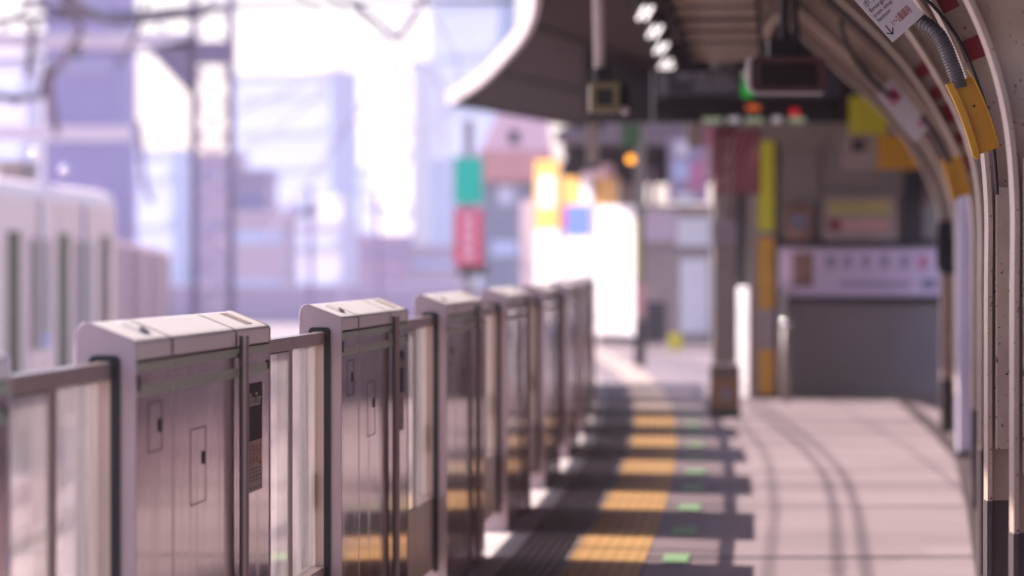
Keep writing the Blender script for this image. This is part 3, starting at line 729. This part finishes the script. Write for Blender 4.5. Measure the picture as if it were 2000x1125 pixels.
# grey hanging bar behind
d = 52.0; a = at(1157, 330, d)
r = thing('drop_bar', 'flat grey bar hanging from the canopy behind the security camera', 'bar', (a.x, d, a.z))
B(-.065, .065, 0, .08, 0, 3.7 - a.z).build('bar', M['tan'], r); B(-.09, .09, -.01, .09, 0, .05).build('end_shoe', M['dark'], r)
# small glowing white ball on a stem, and amber lamp
for nm, px, py, d, rad, mt, lab in (('glowing_ball', 1248, 164, 56, .04, 'lamp_dim', 'small round glowing white ball hanging between the camera and the departure board'),
                                   ('amber_lamp', 1232, 311, 60, .055, 'amber', 'round amber signal lamp hanging low under the far canopy')):
    c = at(px, py, d); r = thing(nm, lab, 'lamp', c)
    m = MB(); m.ball((0, 0, 0), rad, 16); m.build('lens', M[mt], r, smooth=True)
    m = MB(); m.tube([(.0, .05, rad * .9), (.0, .05, 3.9 - c.z)], .02, 8); m.build('stem', M['deck'], r)
    if nm == 'amber_lamp': B(-.12, .12, .02, .14, .16, .42).build('green_plate', mat('green_plate', (.08, .20, .08), .5), r)

# ------------------------------------------------------------------ far platform furniture
# boxed column
d = 44.9; c = at(1416, 815, d)
r = thing('roof_post', 'grey roof post with boxed foot and red striped board at its top', 'post', (c.x, d, 0))
B(-.115, .105, -.10, .10, .50, 3.62).build('shaft', M['post_grey'], r, bevel=.02)
B(-.14, .135, -.14, .14, .004, .49).build('boxed_foot', mat('brown_box_paint', (.15, .11, .085), .5), r, bevel=.012)
B(-.12, .115, -.145, -.1405, .10, .36).build('orange_sticker', mat('brown_orange_film', (.30, .15, .045), .5), r)
B(-.045, .045, -.150, -.1455, .17, .27).build('blue_emblem', M['bluegrey'], r)
B(-.142, .137, -.142, .142, .0, .055).build('black_kick_plate', M['dark'], r)
B(-.13, .10, -.17, -.10, 1.60, 1.82).build('switch_box', mat('mauve_box', (.30, .24, .28), .5), r, bevel=.01)
m = MB(); m.tube([(-.02, -.12, 1.82), (-.02, -.12, 2.6)], .018, 8); m.tube([(.05, -.12, 1.82), (.05, -.12, 2.6)], .018, 8); m.build('conduits', M['tan'], r)
br = B(-.10, .32, -.13, -.105, 2.06, 2.66).build('striped_board', mat('dark_red_board', (.19, .012, .03), .5), r)
for k in range(7):
    m = MB(); x = -.10 + k * .06; m.add([(x, -.133, 2.06 + .02), (x + .02, -.133, 2.08), (min(x + .22, .32), -.133, 2.64), (min(x + .20, .30), -.133, 2.64)], [(0, 1, 2, 3)])
    m.build('diagonal_stripe', mat('pale_red_stripe', (.50, .20, .20), .5) if k == 0 else bpy.data.materials['pale_red_stripe'], br)
B(-.20, -.115, -.14, -.10, 2.2, 2.68).build('red_tag', M['pink_ink'], r); B(-.185, -.14, -.145, -.1405, 2.2, 2.5).build('pale_tag', M['signwhite'], r)

# stair enclosure
d = 51.8; a = at(1508, 775, d); b = at(1860, 775, d)
r = thing('stair_enclosure', 'grey panelled stair enclosure closing the end of the roofed platform', 'wall', (a.x, d, 0))
w = b.x - a.x
zl, zh = HC - (592 - HY) * d / FPX, HC - (478 - HY) * d / FPX
B(.05, w, 0, .3, .004, zl).build('lower_wall', M['wallgrey2'], r)
B(.05, w, .06, .3, zl, 2.72).build('upper_wall', M['wallgrey'], r)
B(.02, w, -.05, .06, zl, zl + .07).build('ledge', M['ledge'], r)
B(.02, w, -.02, .058, zh - .005, zh + .06).build('upper_ledge', M['ledge'], r)
B(-.9, w, -.04, .3, 2.66, 2.92).build('lintel', M['tan'], r)
B(-2.0, w, .05, .25, 2.921, 4.3).build('transom', M['deck'], r)
B(-.20, -.12, .50, .56, .004, 2.655).build('side_panel', M['tan'], r)
B(-.36, -.201, .50, .56, .004, 2.655).build('dark_side_panel', M['ledge'], r)
for px, ww in ((1512, .04), (1590, .05), (1765, .20)):
    x = at(px, 0, d).x - a.x; B(x, x + ww, .03, .0595, zh + .06, 2.66).build('mullion', M['ledge'] if ww > .1 else M['wallgrey2'], r)
for px in (1580, 1748):
    x = at(px, 0, d).x - a.x; B(x - .035, x + .035, -.02, -.001, zl - .30, zl).build('bracket', M['wallgrey'], r)  # pale strips standing for streaks of lamplight reflected on the wall
def wallpanel(name, label, cat, x0, x1, y0, y1, dd, m, thick=.02, bev=0):
    p0, p1 = at(x0, y1, dd), at(x1, y0, dd)
    r = thing(name, label, cat, ((p0.x + p1.x) / 2, dd, p0.z)); ww = (p1.x - p0.x) / 2; hh = p1.z - p0.z
    B(-ww, ww, 0, thick, 0, hh).build('panel', M[m], r, bevel=bev)
    def sub(nm, a0, a1, b0, b1, mm, k=1):
        q0, q1 = at(a0, b1, dd), at(a1, b0, dd)
        B(q0.x - r.location.x, q1.x - r.location.x, -.004 * k, -.004 * k + .003, q0.z - p0.z, q1.z - p0.z).build(nm, M[mm], r)
    return r, sub
r, sub = wallpanel('advertising_banner', 'long lilac advertising banner with brown picture on the stair wall', 'banner', 1522, 1834, 486, 578, 51.7, 'banner')
sub('picture', 1548, 1588, 494, 560, 'picture')
for x, ww in ((1612, 22), (1648, 16), (1684, 14), (1718, 18), (1758, 18)): sub('character', x, x + ww, 498, 524, 'banner_ink')
sub('pink_character', 1793, 1812, 498, 526, 'pink_ink'); sub('small_logo', 1800, 1828, 546, 562, 'bluegrey'); sub('small_print', 1640, 1780, 550, 560, 'banner_ink')
r, sub = wallpanel('notice_board', 'pale notice panel with yellow upper line and red lower line of print', 'notice', 1606, 1752, 379, 470, 51.75, 'notice_pale')
M['straw'] = mat('straw_yellow_print', (.52, .44, .17), .6)
sub('yellow_line', 1620, 1740, 392, 420, 'straw'); sub('red_line', 1644, 1738, 432, 448, 'salmon'); sub('red_dot', 1620, 1640, 428, 450, 'red_paint')
r, sub = wallpanel('small_emblem_notice', 'small brown notice with dark round emblem on the grey wall', 'notice', 1536, 1584, 398, 470, 51.75, 'picture')
sub('emblem', 1547, 1574, 418, 450, 'bluegrey')
r, sub = wallpanel('lime_sign', 'lime yellow sign hanging high beside the departure board', 'sign', 1658, 1732, 188, 262, 47.5, 'lime')
r, sub = wallpanel('white_poster', 'pale poster with dark square below the lime sign', 'poster', 1645, 1712, 266, 331, 47.8, 'notice_pale')
sub('dark_square', 1663, 1690, 272, 296, 'ink_dark')
r, sub = wallpanel('orange_sign', 'orange sign next to the pale poster under the curved column', 'sign', 1714, 1792, 264, 331, 47.8, 'orange')
# striped corner post
d = 50.9; a = at(1481, 0, d); b = at(1512, 0, d); w = b.x - a.x
r = thing('striped_corner_post', 'corner post banded lime yellow, white and orange beside the stair wall', 'post', (a.x, d, 0))
for z0, z1, m in ((.004, .045, 'dark'), (.046, .52, 'orange'), (.521, .94, 'notice_pale'), (.941, 1.70, 'orange'), (1.701, 1.76, 'wallgrey2'), (1.761, 2.7, 'lime')):
    B(0, w, 0, .2, z0, z1).build('band', M[m], r)
B(-.10, -.002, .02, .12, .004, 2.7).build('tan_edge', M['tan'], r)
B(w + .002, w + .05, .03, .15, .004, 2.7).build('dark_edge', M['ledge'], r)
# handrail post with shiny ball
d = 49.8; c = at(1530, 632, d)
r = thing('ball_topped_post', 'thin grey post with shiny round top before the stair wall', 'post', (c.x + .03, d, 0))
m = MB(); m.tube([(0, 0, .004), (0, 0, c.z)], .05, 12); m.build('shaft', M['post_grey'], r, smooth=True)
m = MB(); m.ball((0, 0, c.z), .058, 16); m.build('ball', mat('polished_ball', (.9, .88, .88), .12, 1, .02), r, smooth=True)

def facing(name, label, cat, px0, px1, y0, y1, d, m, ang, ground=False, depth=.12, extra=()):
    """an upright slab turned by ang so that its broad face looks left towards the track side"""
    p0, p1 = at(px0, y1, d), at(px1, y0, d); vis = p1.x - p0.x; wide = vis / math.cos(ang)
    r = thing(name, label, cat, ((p0.x + p1.x) / 2, d, .004 if ground else p0.z), -ang)
    z0 = 0 if not ground else max(0, p0.z); hh = p1.z - p0.z
    B(-wide / 2, wide / 2, 0, depth, z0, z0 + hh).build('panel', M[m], r, bevel=.01)
    for k_, (nm, a0, a1, b0, b1, mm) in enumerate(extra): B(-wide / 2 + a0 * wide, -wide / 2 + a1 * wide, -.006 - .006 * k_, -.0005 - .006 * k_, z0 + b0 * hh, z0 + b1 * hh).build(nm, M[mm], r)
    return r, wide, hh, z0
A_ = R(66)
r, w, h, z = facing('white_hoarding', 'large blank white hoarding on dark feet at the far platform end', 'hoarding', 1164, 1245, 402, 655, 84, 'white', A_, True)
B(-w / 2 + .1, w / 2 - .1, .02, .1, 0, z).build('plinth', M['dark'], r)
r, w, h, z = facing('white_cabinet', 'sunlit white waist high cabinet beside the striped corner post', 'cabinet', 1432, 1484, 566, 782, 51.5, 'white', A_, True, .3)
B(-w / 2, w / 2, .05, .25, 0, .02).build('plinth', M['dark'], r)
facing('banner_flag', 'tall white banner with orange top and white oval, leftmost of the three', 'banner', 1045, 1092, 312, 585, 96, 'white', A_, False, .05, (('orange_top', 0, 1, .50, 1, 'orange_arch'), ('white_oval', .2, .8, .66, .88, 'white')))
facing('banner_flag', 'tall white banner with orange top and blue mark, middle of the three', 'banner', 1100, 1156, 305, 585, 98, 'white', A_, False, .05, (('orange_top', 0, .60, .60, 1, 'orange_arch'), ('blue_mark', .12, .95, .44, .66, 'blueprint'), ('red_mark', 0, .10, .48, .66, 'crimson')))
facing('banner_flag', 'orange topped banner leaning behind the white hoarding', 'banner', 1158, 1205, 340, 560, 97, 'white', A_, False, .05, (('orange_top', 0, 1, .50, 1, 'orange_arch'),))
facing('pale_screen', 'pale pinkish screen standing left of the orange topped banners', 'screen', 1016, 1046, 392, 585, 99, 'trainpink', R(40), False)
for px0, px1, y0, y1, d, m, lab in ((1095, 1150, 268, 312, 88, 'white', 'white square lamp box above the orange banners'), (1138, 1180, 300, 345, 86, 'pinkwall', 'pinkish round lamp box lower right above the orange banners')):
    facing('lamp_box', lab, 'lamp box', px0, px1, y0, y1, d, m, R(60), False, .2)
# kiosk block behind the boxed post
d = 78.0
def blockthing(name, label, cat, px0, px1, y0, y1, d, m, dep=.6, parts=()):
    p0, p1 = at(px0, y1, d), at(px1, y0, d)
    r = thing(name, label, cat, (p0.x, d, max(p0.z, .004))); B(0, p1.x - p0.x, 0, dep, 0, p1.z - max(p0.z, .004)).build('body', M[m], r, bevel=.01)
    for nm, a0, a1, b0, b1, mm in parts:
        q0, q1 = at(a0, b1, d), at(a1, b0, d); B(q0.x - p0.x, q1.x - p0.x, -.02, -.002, q0.z - r.location.z, q1.z - r.location.z).build(nm, M[mm], r)
    return r
blockthing('kiosk', 'grey kiosk with pale panels behind the boxed roof post', 'kiosk', 1252, 1392, 400, 672, 79, 'notice_pale', 1.2,
           (('pale_panel', 1258, 1320, 410, 470, 'b_pinkish'), ('white_panel', 1322, 1386, 425, 480, 'white'), ('lower_white_panel', 1328, 1384, 505, 650, 'white'), ('dark_opening', 1262, 1300, 590, 668, 'ledge'), ('grey_band', 1256, 1388, 480, 494, 'wallgrey')))
blockthing('upper_sign_cluster', 'mauve and pink sign boards crowded above the kiosk', 'sign', 1305, 1382, 270, 395, 72, 'b_mauve', .1,
           (('white_board', 1318, 1345, 275, 305, 'white'), ('blue_grey_board', 1314, 1345, 315, 350, 'b_glass'), ('pink_board', 1345, 1375, 315, 375, 'pink_ink'), ('lamp', 1320, 1352, 376, 398, 'white')))
r = blockthing('litter_bin', 'small yellow green bin at the foot of the kiosk', 'bin', 1308, 1332, 652, 684, 76, 'lime', .2)
# dark column near far end
d = 67.0; c = at(1250, 712, d)
r = thing('far_roof_post', 'slim far roof post with green upper band and dark foot', 'post', (c.x, d, 0))
B(-.07, .07, -.07, .07, .62, 3.5).build('shaft', M['post_grey'], r); B(-.075, .075, -.075, .075, .004, .615).build('dark_foot', M['beige_dark'], r)
B(-.072, -.02, -.09, -.075, 1.2, 2.05).build('lime_strip', M['lime'], r); B(-.05, .06, -.09, -.075, .7, 1.15).build('copper_strip', M['salmon'], r)
# far canopy
r = thing('far_canopy', 'dark second canopy over the far end of the platform', 'canopy')
g = MB(); g.loft([[Vector((.80 + (d - 78) * .012, d, 3.35)), Vector((5.2, d, 3.35)), Vector((5.2, d, 3.6)), Vector((.80 + (d - 78) * .012, d, 3.6))] for d in (78, 90, 105, 118)])
g.build('roof_deck', mat('far_roof_deck', (.13, .10, .105), .9, spec=.05), r)
for d in (80, 86, 92, 100):
    B(.95, 5.0, d, d + .2, 3.05, 3.34).build('cross_beam', M['deck'], r)
for px in (1268, 1402):
    p = at(px, 0, 84); B(p.x, p.x + .10, 84, 84.1, .004, 3.05).build('post', M['lattice'], r)
g = MB(); q_ = [at(x_, y_, 77.9) for x_, y_ in ((1085, 258), (1180, 222), (1262, 205), (1300, 150), (1790, 150), (1790, 300), (1085, 278))]
g.prism([(v_.x, v_.z) for v_ in q_], 77.6, 77.95); g.build('gable_board', mat('gable_boards', (.24, .185, .195), .9, spec=.05), r)
r = thing('far_screen_wall', 'tan screen wall under the far canopy', 'wall'); B(.45, 2.8, 108, 108.2, .004, 3.3).build('wall_panel', M['tan'], r); B(1.35, 2.8, 107.95, 107.99, 1.0, 1.1).build('rail', M['ledge'], r)

# ------------------------------------------------------------------ trackside town
# green and red stacked signs
d = 130
for nm, y0, y1, m, lab in (('teal_sign', 306, 400, 'teal', 'bright teal vertical sign box above the crimson one'), ('crimson_sign', 405, 520, 'crimson', 'crimson vertical sign box below the teal one')):
    p0, p1 = at(886, y1, d), at(944, y0, d)
    r = thing(nm, lab, 'sign', (p0.x, d, p0.z)); ww = p1.x - p0.x; hh = p1.z - p0.z
    B(0, ww, 0, .35, 0, hh).build('case', M['wallgrey'], r, bevel=.02); B(.03, ww - .03, -.02, -.001, .03, hh - .03).build('face', M[m], r)
    if nm == 'crimson_sign':
        for k in range(4): B(ww * .3, ww * .7, -.03, -.021, hh * (.12 + .21 * k), hh * (.25 + .21 * k)).build('pale_character', M['pinkwall'], r)
p = at(915, 520, d); r = thing('sign_mast', 'dark mast carrying the teal and crimson sign boxes', 'mast', (p.x, d + .5, -1.15)); B(-.12, .12, 0, .2, 0, 6.4).build('post', M['wallgrey2'], r); B(-.3, .5, -.12, -.001, 2.2, 2.6).build('crossbar', M['ledge'], r)
# pink house
d = 150; p0, p1 = at(940, 640, d), at(1075, 295, d); z = -1.15
r = thing('pink_house', 'pink gabled building with salmon band and grey blue windows', 'house', (p0.x, d, z)); ww = p1.x - p0.x; hh = p1.z - z
B(0, ww, 0, 6, 0, hh - 1.0).build('wall', M['glassblue'], r)
B(-.1, ww + .1, -.3, 6, hh - .95, hh + .0).build('band', M['salmon'], r)
g = MB(); q = [at(x, y, d) for x, y in ((935, 300), (975, 215), (985, 205), (1070, 222), (1078, 300))]
g.prism([(v_.x - p0.x, v_.z - z) for v_ in q], -.25, 6); g.build('roof', M['pinkwall'], r)
q0 = at(994, 282, d); B(q0.x - p0.x, q0.x - p0.x + .32, -.31, -.251, q0.z - z, q0.z - z + .42).build('attic_window', M['ledge'], r)
for x0, x1, y0, y1, m in ((972, 1004, 362, 400, 'b_pale'), (1008, 1035, 360, 390, 'glassblue'), (960, 1010, 470, 500, 'b_glass')):
    a, b = at(x0, y1, d), at(x1, y0, d); B(a.x - p0.x, b.x - p0.x, -.05, -.001, a.z - z, b.z - z).build('window', M[m], r)
# hazy blocks: photo columns, top row, distance
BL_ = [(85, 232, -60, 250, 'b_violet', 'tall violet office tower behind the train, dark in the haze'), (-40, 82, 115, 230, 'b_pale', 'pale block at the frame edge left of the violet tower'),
       (448, 700, 150, 420, 'b_glass', 'broad pale blue tower right of the lattice mast'), (735, 832, 255, 330, 'b_white', 'narrow white tower standing in for bright reflections left of the teal sign'),
       (700, 850, 128, 440, 'b_white', 'wide white tower standing in for bright reflections behind the narrow one'), (440, 900, 330, 445, 'b_sky', 'very broad low pale blue block filling the far skyline'), (838, 1010, -40, 600, 'b_sky', 'tallest pale blue tower rising behind the teal sign'),  # both white towers stand for bright reflections
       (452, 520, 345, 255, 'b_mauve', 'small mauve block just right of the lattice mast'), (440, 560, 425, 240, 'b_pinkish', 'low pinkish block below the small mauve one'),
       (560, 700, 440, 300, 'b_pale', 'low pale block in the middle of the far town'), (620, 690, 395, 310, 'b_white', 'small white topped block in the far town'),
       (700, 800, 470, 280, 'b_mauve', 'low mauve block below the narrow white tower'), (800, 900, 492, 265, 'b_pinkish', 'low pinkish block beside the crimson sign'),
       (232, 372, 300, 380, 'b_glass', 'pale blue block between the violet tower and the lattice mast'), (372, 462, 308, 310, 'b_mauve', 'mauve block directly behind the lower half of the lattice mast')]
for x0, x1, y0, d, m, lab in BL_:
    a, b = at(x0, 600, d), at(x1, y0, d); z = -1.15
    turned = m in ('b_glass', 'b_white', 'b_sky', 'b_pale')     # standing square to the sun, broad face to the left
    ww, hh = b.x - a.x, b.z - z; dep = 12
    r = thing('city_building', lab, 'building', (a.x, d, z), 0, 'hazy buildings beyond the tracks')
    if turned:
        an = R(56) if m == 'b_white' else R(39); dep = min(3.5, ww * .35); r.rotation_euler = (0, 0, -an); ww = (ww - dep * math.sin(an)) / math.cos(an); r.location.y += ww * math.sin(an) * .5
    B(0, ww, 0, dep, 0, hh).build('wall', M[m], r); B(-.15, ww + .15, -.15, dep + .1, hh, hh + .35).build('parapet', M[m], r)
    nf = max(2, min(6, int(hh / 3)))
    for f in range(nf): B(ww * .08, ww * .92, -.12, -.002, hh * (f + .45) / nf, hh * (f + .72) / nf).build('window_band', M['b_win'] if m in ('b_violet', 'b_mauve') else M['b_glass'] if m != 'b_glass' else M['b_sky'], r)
# lineside wall
r = thing('lineside_wall', 'long low lavender wall beyond the tracks', 'wall'); B(-40, 6, 205, 205.3, -1.15, 0.4).build('wall_panel', M['b_mauve'], r); B(-40, 6, 204.9, 205.4, .4, .5).build('coping', M['b_pale'], r)

# ------------------------------------------------------------------ overhead line: masts, beams, wires
d = 96
def pz(py, dd=None): return HC - (py - HY) * (dd or d) / FPX
def pxx(px, dd=None): return (px - CX) * (dd or d) / FPX
xl, xr = pxx(377), pxx(450)
r = thing('lattice_mast', 'wide lattice steel mast carrying the overhead line beam', 'mast', ((xl + xr) / 2, d, -1.15)); hw = (xr - xl) / 2; H = pz(-40) + 1.15
for s in (-1, 1):
    for y in (0, .5): B(s * hw - .06, s * hw + .06, y, y + .12, 0, H).build('leg', M['lattice'], r)
k = 0; zz = .1
while zz < H - .6:
    s = 1 if k % 2 else -1
    for q0, q1, w_ in (((-s * hw, .05, zz), (s * hw, .05, zz + .62), .03), ((-hw, .05, zz), (hw, .05, zz), .028), ((s * hw, .55, zz), (-s * hw, .55, zz + .62), .03)):
        m = MB(); m.tube([q0, q1], w_, 6); m.build('brace', M['lattice2'], r)
    zz += .62; k += 1
m = MB(); m.prism([(-hw - .9, pz(95) + 1.15), (-hw, pz(190) + 1.15), (-hw, pz(75) + 1.15)], .0, .06); m.build('gusset', M['lattice'], r)
B(-hw, hw, .02, .08, pz(125) + 1.15, pz(82) + 1.15).build('plate', M['lattice'], r)
r = thing('overhead_beam', 'long lavender grey gantry beam reaching left from the lattice mast', 'beam', (0, d, 0))
B(-16, xl - .07, 0, .4, pz(94), pz(64)).build('chord', mat('beam_pale', (.88, .76, .80), .5), r)
for k in range(12):
    m = MB(); x = xl - .3 - k * .9; m.tube([(x, .2, pz(92) - .01), (x - .45, .2, pz(40))], .03, 6); m.build('brace', M['lattice'], r)
m = MB(); m.tube(catmull([(xl - 3.4, .2, pz(0)), (xl - 2.2, .2, pz(28)), (xl - 1.2, .2, pz(40)), (xl + .3, .2, pz(20))], 6), .08, 8); m.build('arched_tie', M['insul'], r)
r = thing('second_gantry', 'lower gantry beam crossing in front of the violet tower', 'beam', (0, 120, 0))
B(-16, pxx(255, 120), 0, .4, pz(274, 120), pz(246, 120)).build('chord', bpy.data.materials['beam_pale'], r)
m = MB(); m.tube(catmull([(pxx(268, 120), .1, pz(235, 120)), (pxx(276, 120), .1, pz(300, 120)), (pxx(282, 120), .1, pz(360, 120)), (pxx(296, 120), .1, pz(395, 120))], 5), .075, 8); m.build('drop_arm', M['lattice'], r)
# insulators hanging from the beam
for px, y0, y1, lab in ((60, 30, 150, 'dark slanting insulator crossing the gantry beam'), (86, 125, 190, 'dark hanging insulator clamp under the gantry beam'), (150, 90, 112, 'small dark insulator right under the gantry beam'), (30, 190, 202, 'dark flat insulator beside the pale block')):
    m = MB(); a, b = at(px + 8, y0, d - 1), at(px - 6, y1, d - 1); P = [a.lerp(b, i / 24) for i in range(25)]
    m.tube(P, [.06 + .045 * (i % 3 == 1) for i in range(25)], 10)
    tag(m.build('insulator', M['insul'], smooth=True), lab, 'insulator', 'insulators of the overhead line')
r = thing('slender_mast', 'slender far mast in the middle of the hazy town', 'mast', (pxx(606, 170), 170, -1.15)); B(-.09, .09, 0, .2, 0, pz(365, 170) + 1.15).build('post', M['lattice'], r); B(-.5, .3, 0, .1, pz(420, 170) + 1.15, pz(408, 170) + 1.15).build('arm', M['lattice'], r)
r = thing('signal_mast', 'far signal mast with box head against the pale blue tower', 'signal', (pxx(668, 190), 190, -1.15)); B(-.16, .16, 0, .3, pz(250, 190) + 1.15, pz(135, 190) + 1.15).build('head', M['b_pale'], r); B(-.05, .05, .1, .2, 0, pz(250, 190) + 1.15).build('post', M['b_pale'], r)
r = thing('dark_mast', 'dark slanted mast left of the white tower base', 'mast', (pxx(735, 140), 140, -1.15)); m = MB(); m.tube([(.1, 0, 0), (0, 0, pz(370, 140) + 1.15)], .07, 8); m.build('post', M['lattice'], r); B(-.3, .3, -.05, .05, pz(410, 140) + 1.15, pz(404, 140) + 1.15).build('arm', M['lattice'], r)
# wires
def wire(pts, rad, label, m='wire'):
    g = MB(); g.tube(pts, rad, 6); return tag(g.build('overhead_wire', M[m]), label, 'wire', 'wires of the overhead line')
# contact wires above the near track: they throw the line shadows on the platform
def line(off0, z, jog=()):
    P = []
    for d_ in range(2, 96, 2):
        o_ = off0
        for dj, a in jog: o_ += a * max(0, 1 - abs(d_ - dj) / 14.)
        P.append(on(d_, o_, z + .012 * ((d_ % 10) - 5) ** 2 / 25))
    return P
wire(line(-2.50, 3.95, ((35, .18),)), .012, 'contact wire above the near track, right of the close pair')
wire(line(-2.37, 3.95, ((35, .18),)), .012, 'contact wire above the near track, left of the close pair')
wire(line(-2.79, 3.95, ((37, .12),)), .009, 'single thin wire running above the near track outside the close pair')
wire(line(-1.62, 3.95, ((34, .1),)), .006, 'thinnest wire above the platform edge side of the track')
m = MB(); m.tube([on(35.0, -2.34, 3.95), on(35.0, -2.10, 3.95)], .016, 6); tag(m.build('wire_clamp', M['wire']), 'short clamp bar joining the close pair of contact wires', 'clamp')
wire([at(-20, 40, 90), at(200, 30, 95), at(440, 12, 100), at(760, 3, 110), at(1010, 2, 110)], .06, 'wire sagging along the top of the photo from mast to canopy')
wire([at(440, 230, 120), at(640, 140, 120), at(760, 60, 115), at(840, -10, 110)], .05, 'pale slanting wire rising across the pale blue tower', 'b_pale')
wire([at(690, 8, 80), at(735, 40, 80), at(776, 80, 80)], .055, 'left limb of the hanging wire loop at the top', 'lattice')
wire([at(776, 80, 80), at(806, 40, 80), at(830, -10, 80)], .06, 'right limb of the hanging wire loop at the top', 'lattice')
wire([at(800, 128, 150), at(842, 132, 150), at(862, 170, 150), at(866, 290, 150)], .12, 'thick bent pale pipe left of the canopy end', 'b_pale')
wire([at(290, -10, 90), at(270, 60, 90), at(230, 130, 92)], .04, 'thin slanting stay wire left of the lattice mast')
wire([at(120, -10, 90), at(160, 60, 92), at(95, 160, 94), at(110, 260, 96)], .07, 'crooked stay wire before the violet tower', 'insul')
wire([at(-20, 186, 88), at(40, 192, 88), at(85, 186, 90)], .07, 'thick dark feeder crossing in front of the pale block', 'insul')
wire([at(135, -8, 88), at(165, 18, 90), at(205, 36, 92), at(245, 42, 94)], .09, 'thick dark feeder sagging above the gantry beam', 'insul')
wire([at(366, 34, 92), at(395, 24, 92), at(436, 14, 92)], .075, 'short dark feeder at the head of the lattice mast', 'insul')
wire([at(0, 60, 90), at(45, 20, 90), at(90, -10, 90)], .05, 'slanting wire in the upper corner above the pale block', 'lattice')
wire([at(455, 300, 140), at(520, 270, 140), at(600, 200, 140), at(650, 140, 140)], .06, 'slack pale wire below the slanting one', 'b_pale')
wire([at(520, 470, 120), at(640, 300, 130), at(700, 215, 130), at(790, 120, 130)], .045, 'long thin wire rising towards the white tower', 'b_mauve')
wire([at(-20, 120, 100), at(200, 102, 105), at(420, 108, 110)], .035, 'thin wire just under the gantry beam', 'lattice')

# ------------------------------------------------------------------ train on the far track
P0, P1 = at(-70, 0, 61), at(226, 0, 79)
P0.z = P1.z = 0; ax = (P1 - P0); Lt = ax.length; yaw = -math.atan2(ax.x, ax.y)
r = thing('commuter_train', 'pale commuter train with dark doorways standing at the left', 'train', (P0.x, P0.y, -1.15), yaw)
ztop = 1.15 + HC + 1.16
m = MB(); m.prism([(-2.7, .9), (0, .9), (0, ztop - .25), (-.06, ztop - .08), (-.25, ztop), (-2.45, ztop), (-2.7, ztop - .25)], 0, Lt); m.build('body', M['trainwhite'], r, bevel=.02)
m = MB(); m.prism([(-.55, ztop), (-.5, ztop + .22), (-2.2, ztop + .22), (-2.15, ztop)], 3, 7.5); m.build('roof_unit', M['trainpink'], r, bevel=.03)
m = MB(); m.prism([(-.45, ztop), (-.4, ztop + .3), (-2.2, ztop + .3), (-2.15, ztop)], 9, 11); m.build('roof_unit', M['wallgrey'], r, bevel=.03)
B(.001, .012, Lt * .55, Lt - .05, ztop - .95, ztop - .3).build('pink_panel', M['trainpink'], r)
def tloc(px):        # distance along the train at which the photo column px is met
    k = (px - CX) / FPX; return (P0.x - k * P0.y) / (k * ax.y - ax.x) * Lt
zwin0, zwin1 = 1.15 + .2, 1.15 + HC + .42
for k, (px, wpx, m) in enumerate(((26, 24, 'traingreen'), (76, 44, 'door'), (123, 20, 'traingreen'), (163, 36, 'door'), (204, 16, 'traingreen'))):
    y0, y1 = tloc(px - wpx / 2), tloc(px + wpx / 2)
    if m == 'door':
        dr = B(.001, .02, y0, y1, .95, zwin1 - .05).build('door', M['trainpink'], r)
        B(.021, .03, y0 + (y1 - y0) * .08, y0 + (y1 - y0) * .40, zwin0, zwin1 - .1).build('window', M['trainwin'], dr)
        B(.021, .03, y0 + (y1 - y0) * .60, y0 + (y1 - y0) * .92, zwin0, zwin1 - .1).build('window', M['trainwin'], dr)
        B(.031, .034, y0 + (y1 - y0) * .62, y0 + (y1 - y0) * .9, zwin0, zwin0 + .22).build('blue_sticker', M['trainblue'], dr)
        B(.022, .06, y0 + (y1 - y0) * .46, y0 + (y1 - y0) * .54, zwin0, zwin1 + .5).build('door_pillar', M['white'], dr)
    else:
        B(.001, .02, y0, y1, 1.0, zwin1).build('window_slot', M[m], r)
B(-2.5, -.2, .5, Lt - .5, .2, .9).build('underframe', M['dark'], r)
# fence of the far platform behind the train
r = thing('far_platform_fence', 'row of mauve pink upright fence panels beyond the train', 'fence')
a, b = at(228, 0, 88), at(335, 0, 112); n_ = 9
for k in range(n_):
    q = a.lerp(b, k / n_); q2 = a.lerp(b, (k + .8) / n_); zt = HC + .32 - .02 * k
    g = MB(); g.add([(q.x, q.y, -1.15), (q2.x, q2.y, -1.15), (q2.x, q2.y, zt), (q.x, q.y, zt), (q.x - .15, q.y + .03, -1.15), (q2.x - .15, q2.y + .03, -1.15), (q2.x - .15, q2.y + .03, zt), (q.x - .15, q.y + .03, zt)],
                    [(0, 1, 2, 3), (4, 7, 6, 5), (0, 4, 5, 1), (1, 5, 6, 2), (2, 6, 7, 3), (3, 7, 4, 0)])
    g.build('fence_panel', M[('fence_a', 'fence_b', 'fence_c')[k % 3]], r)
    B(q2.x - .12, q2.x - .02, q2.y, q2.y + .1, -1.15, zt + .1).build('fence_post', M['trainwhite'], r)
# roof equipment glints
for px, py, lab in ((70, 297, 'small bright dome on the train roof, nearer one'), (128, 332, 'small bright dome on the train roof, farther one')):
    c = at(px, py, 72); m = MB(); m.ball((0, 0, 0), .07, 12); tag(m.build('roof_dome', bpy.data.materials['polished_ball'], smooth=True, loc=c), lab, 'roof fitting', 'bright fittings on the train roof')

# ------------------------------------------------------------------ air
hz = bpy.data.materials.new('haze_air'); hz.use_nodes = True; N = hz.node_tree.nodes
N.remove(N['Principled BSDF']); pv = N.new('ShaderNodeVolumePrincipled'); pv.inputs['Density'].default_value = .0006
pv.inputs['Color'].default_value = (.84, .82, .97, 1); pv.inputs['Anisotropy'].default_value = .35
hz.node_tree.links.new(pv.outputs[0], N['Material Output'].inputs['Volume'])
g = B(-290, 290, -40, 480, -2.3, 46); o = g.build('haze', hz); o['kind'] = 'stuff'
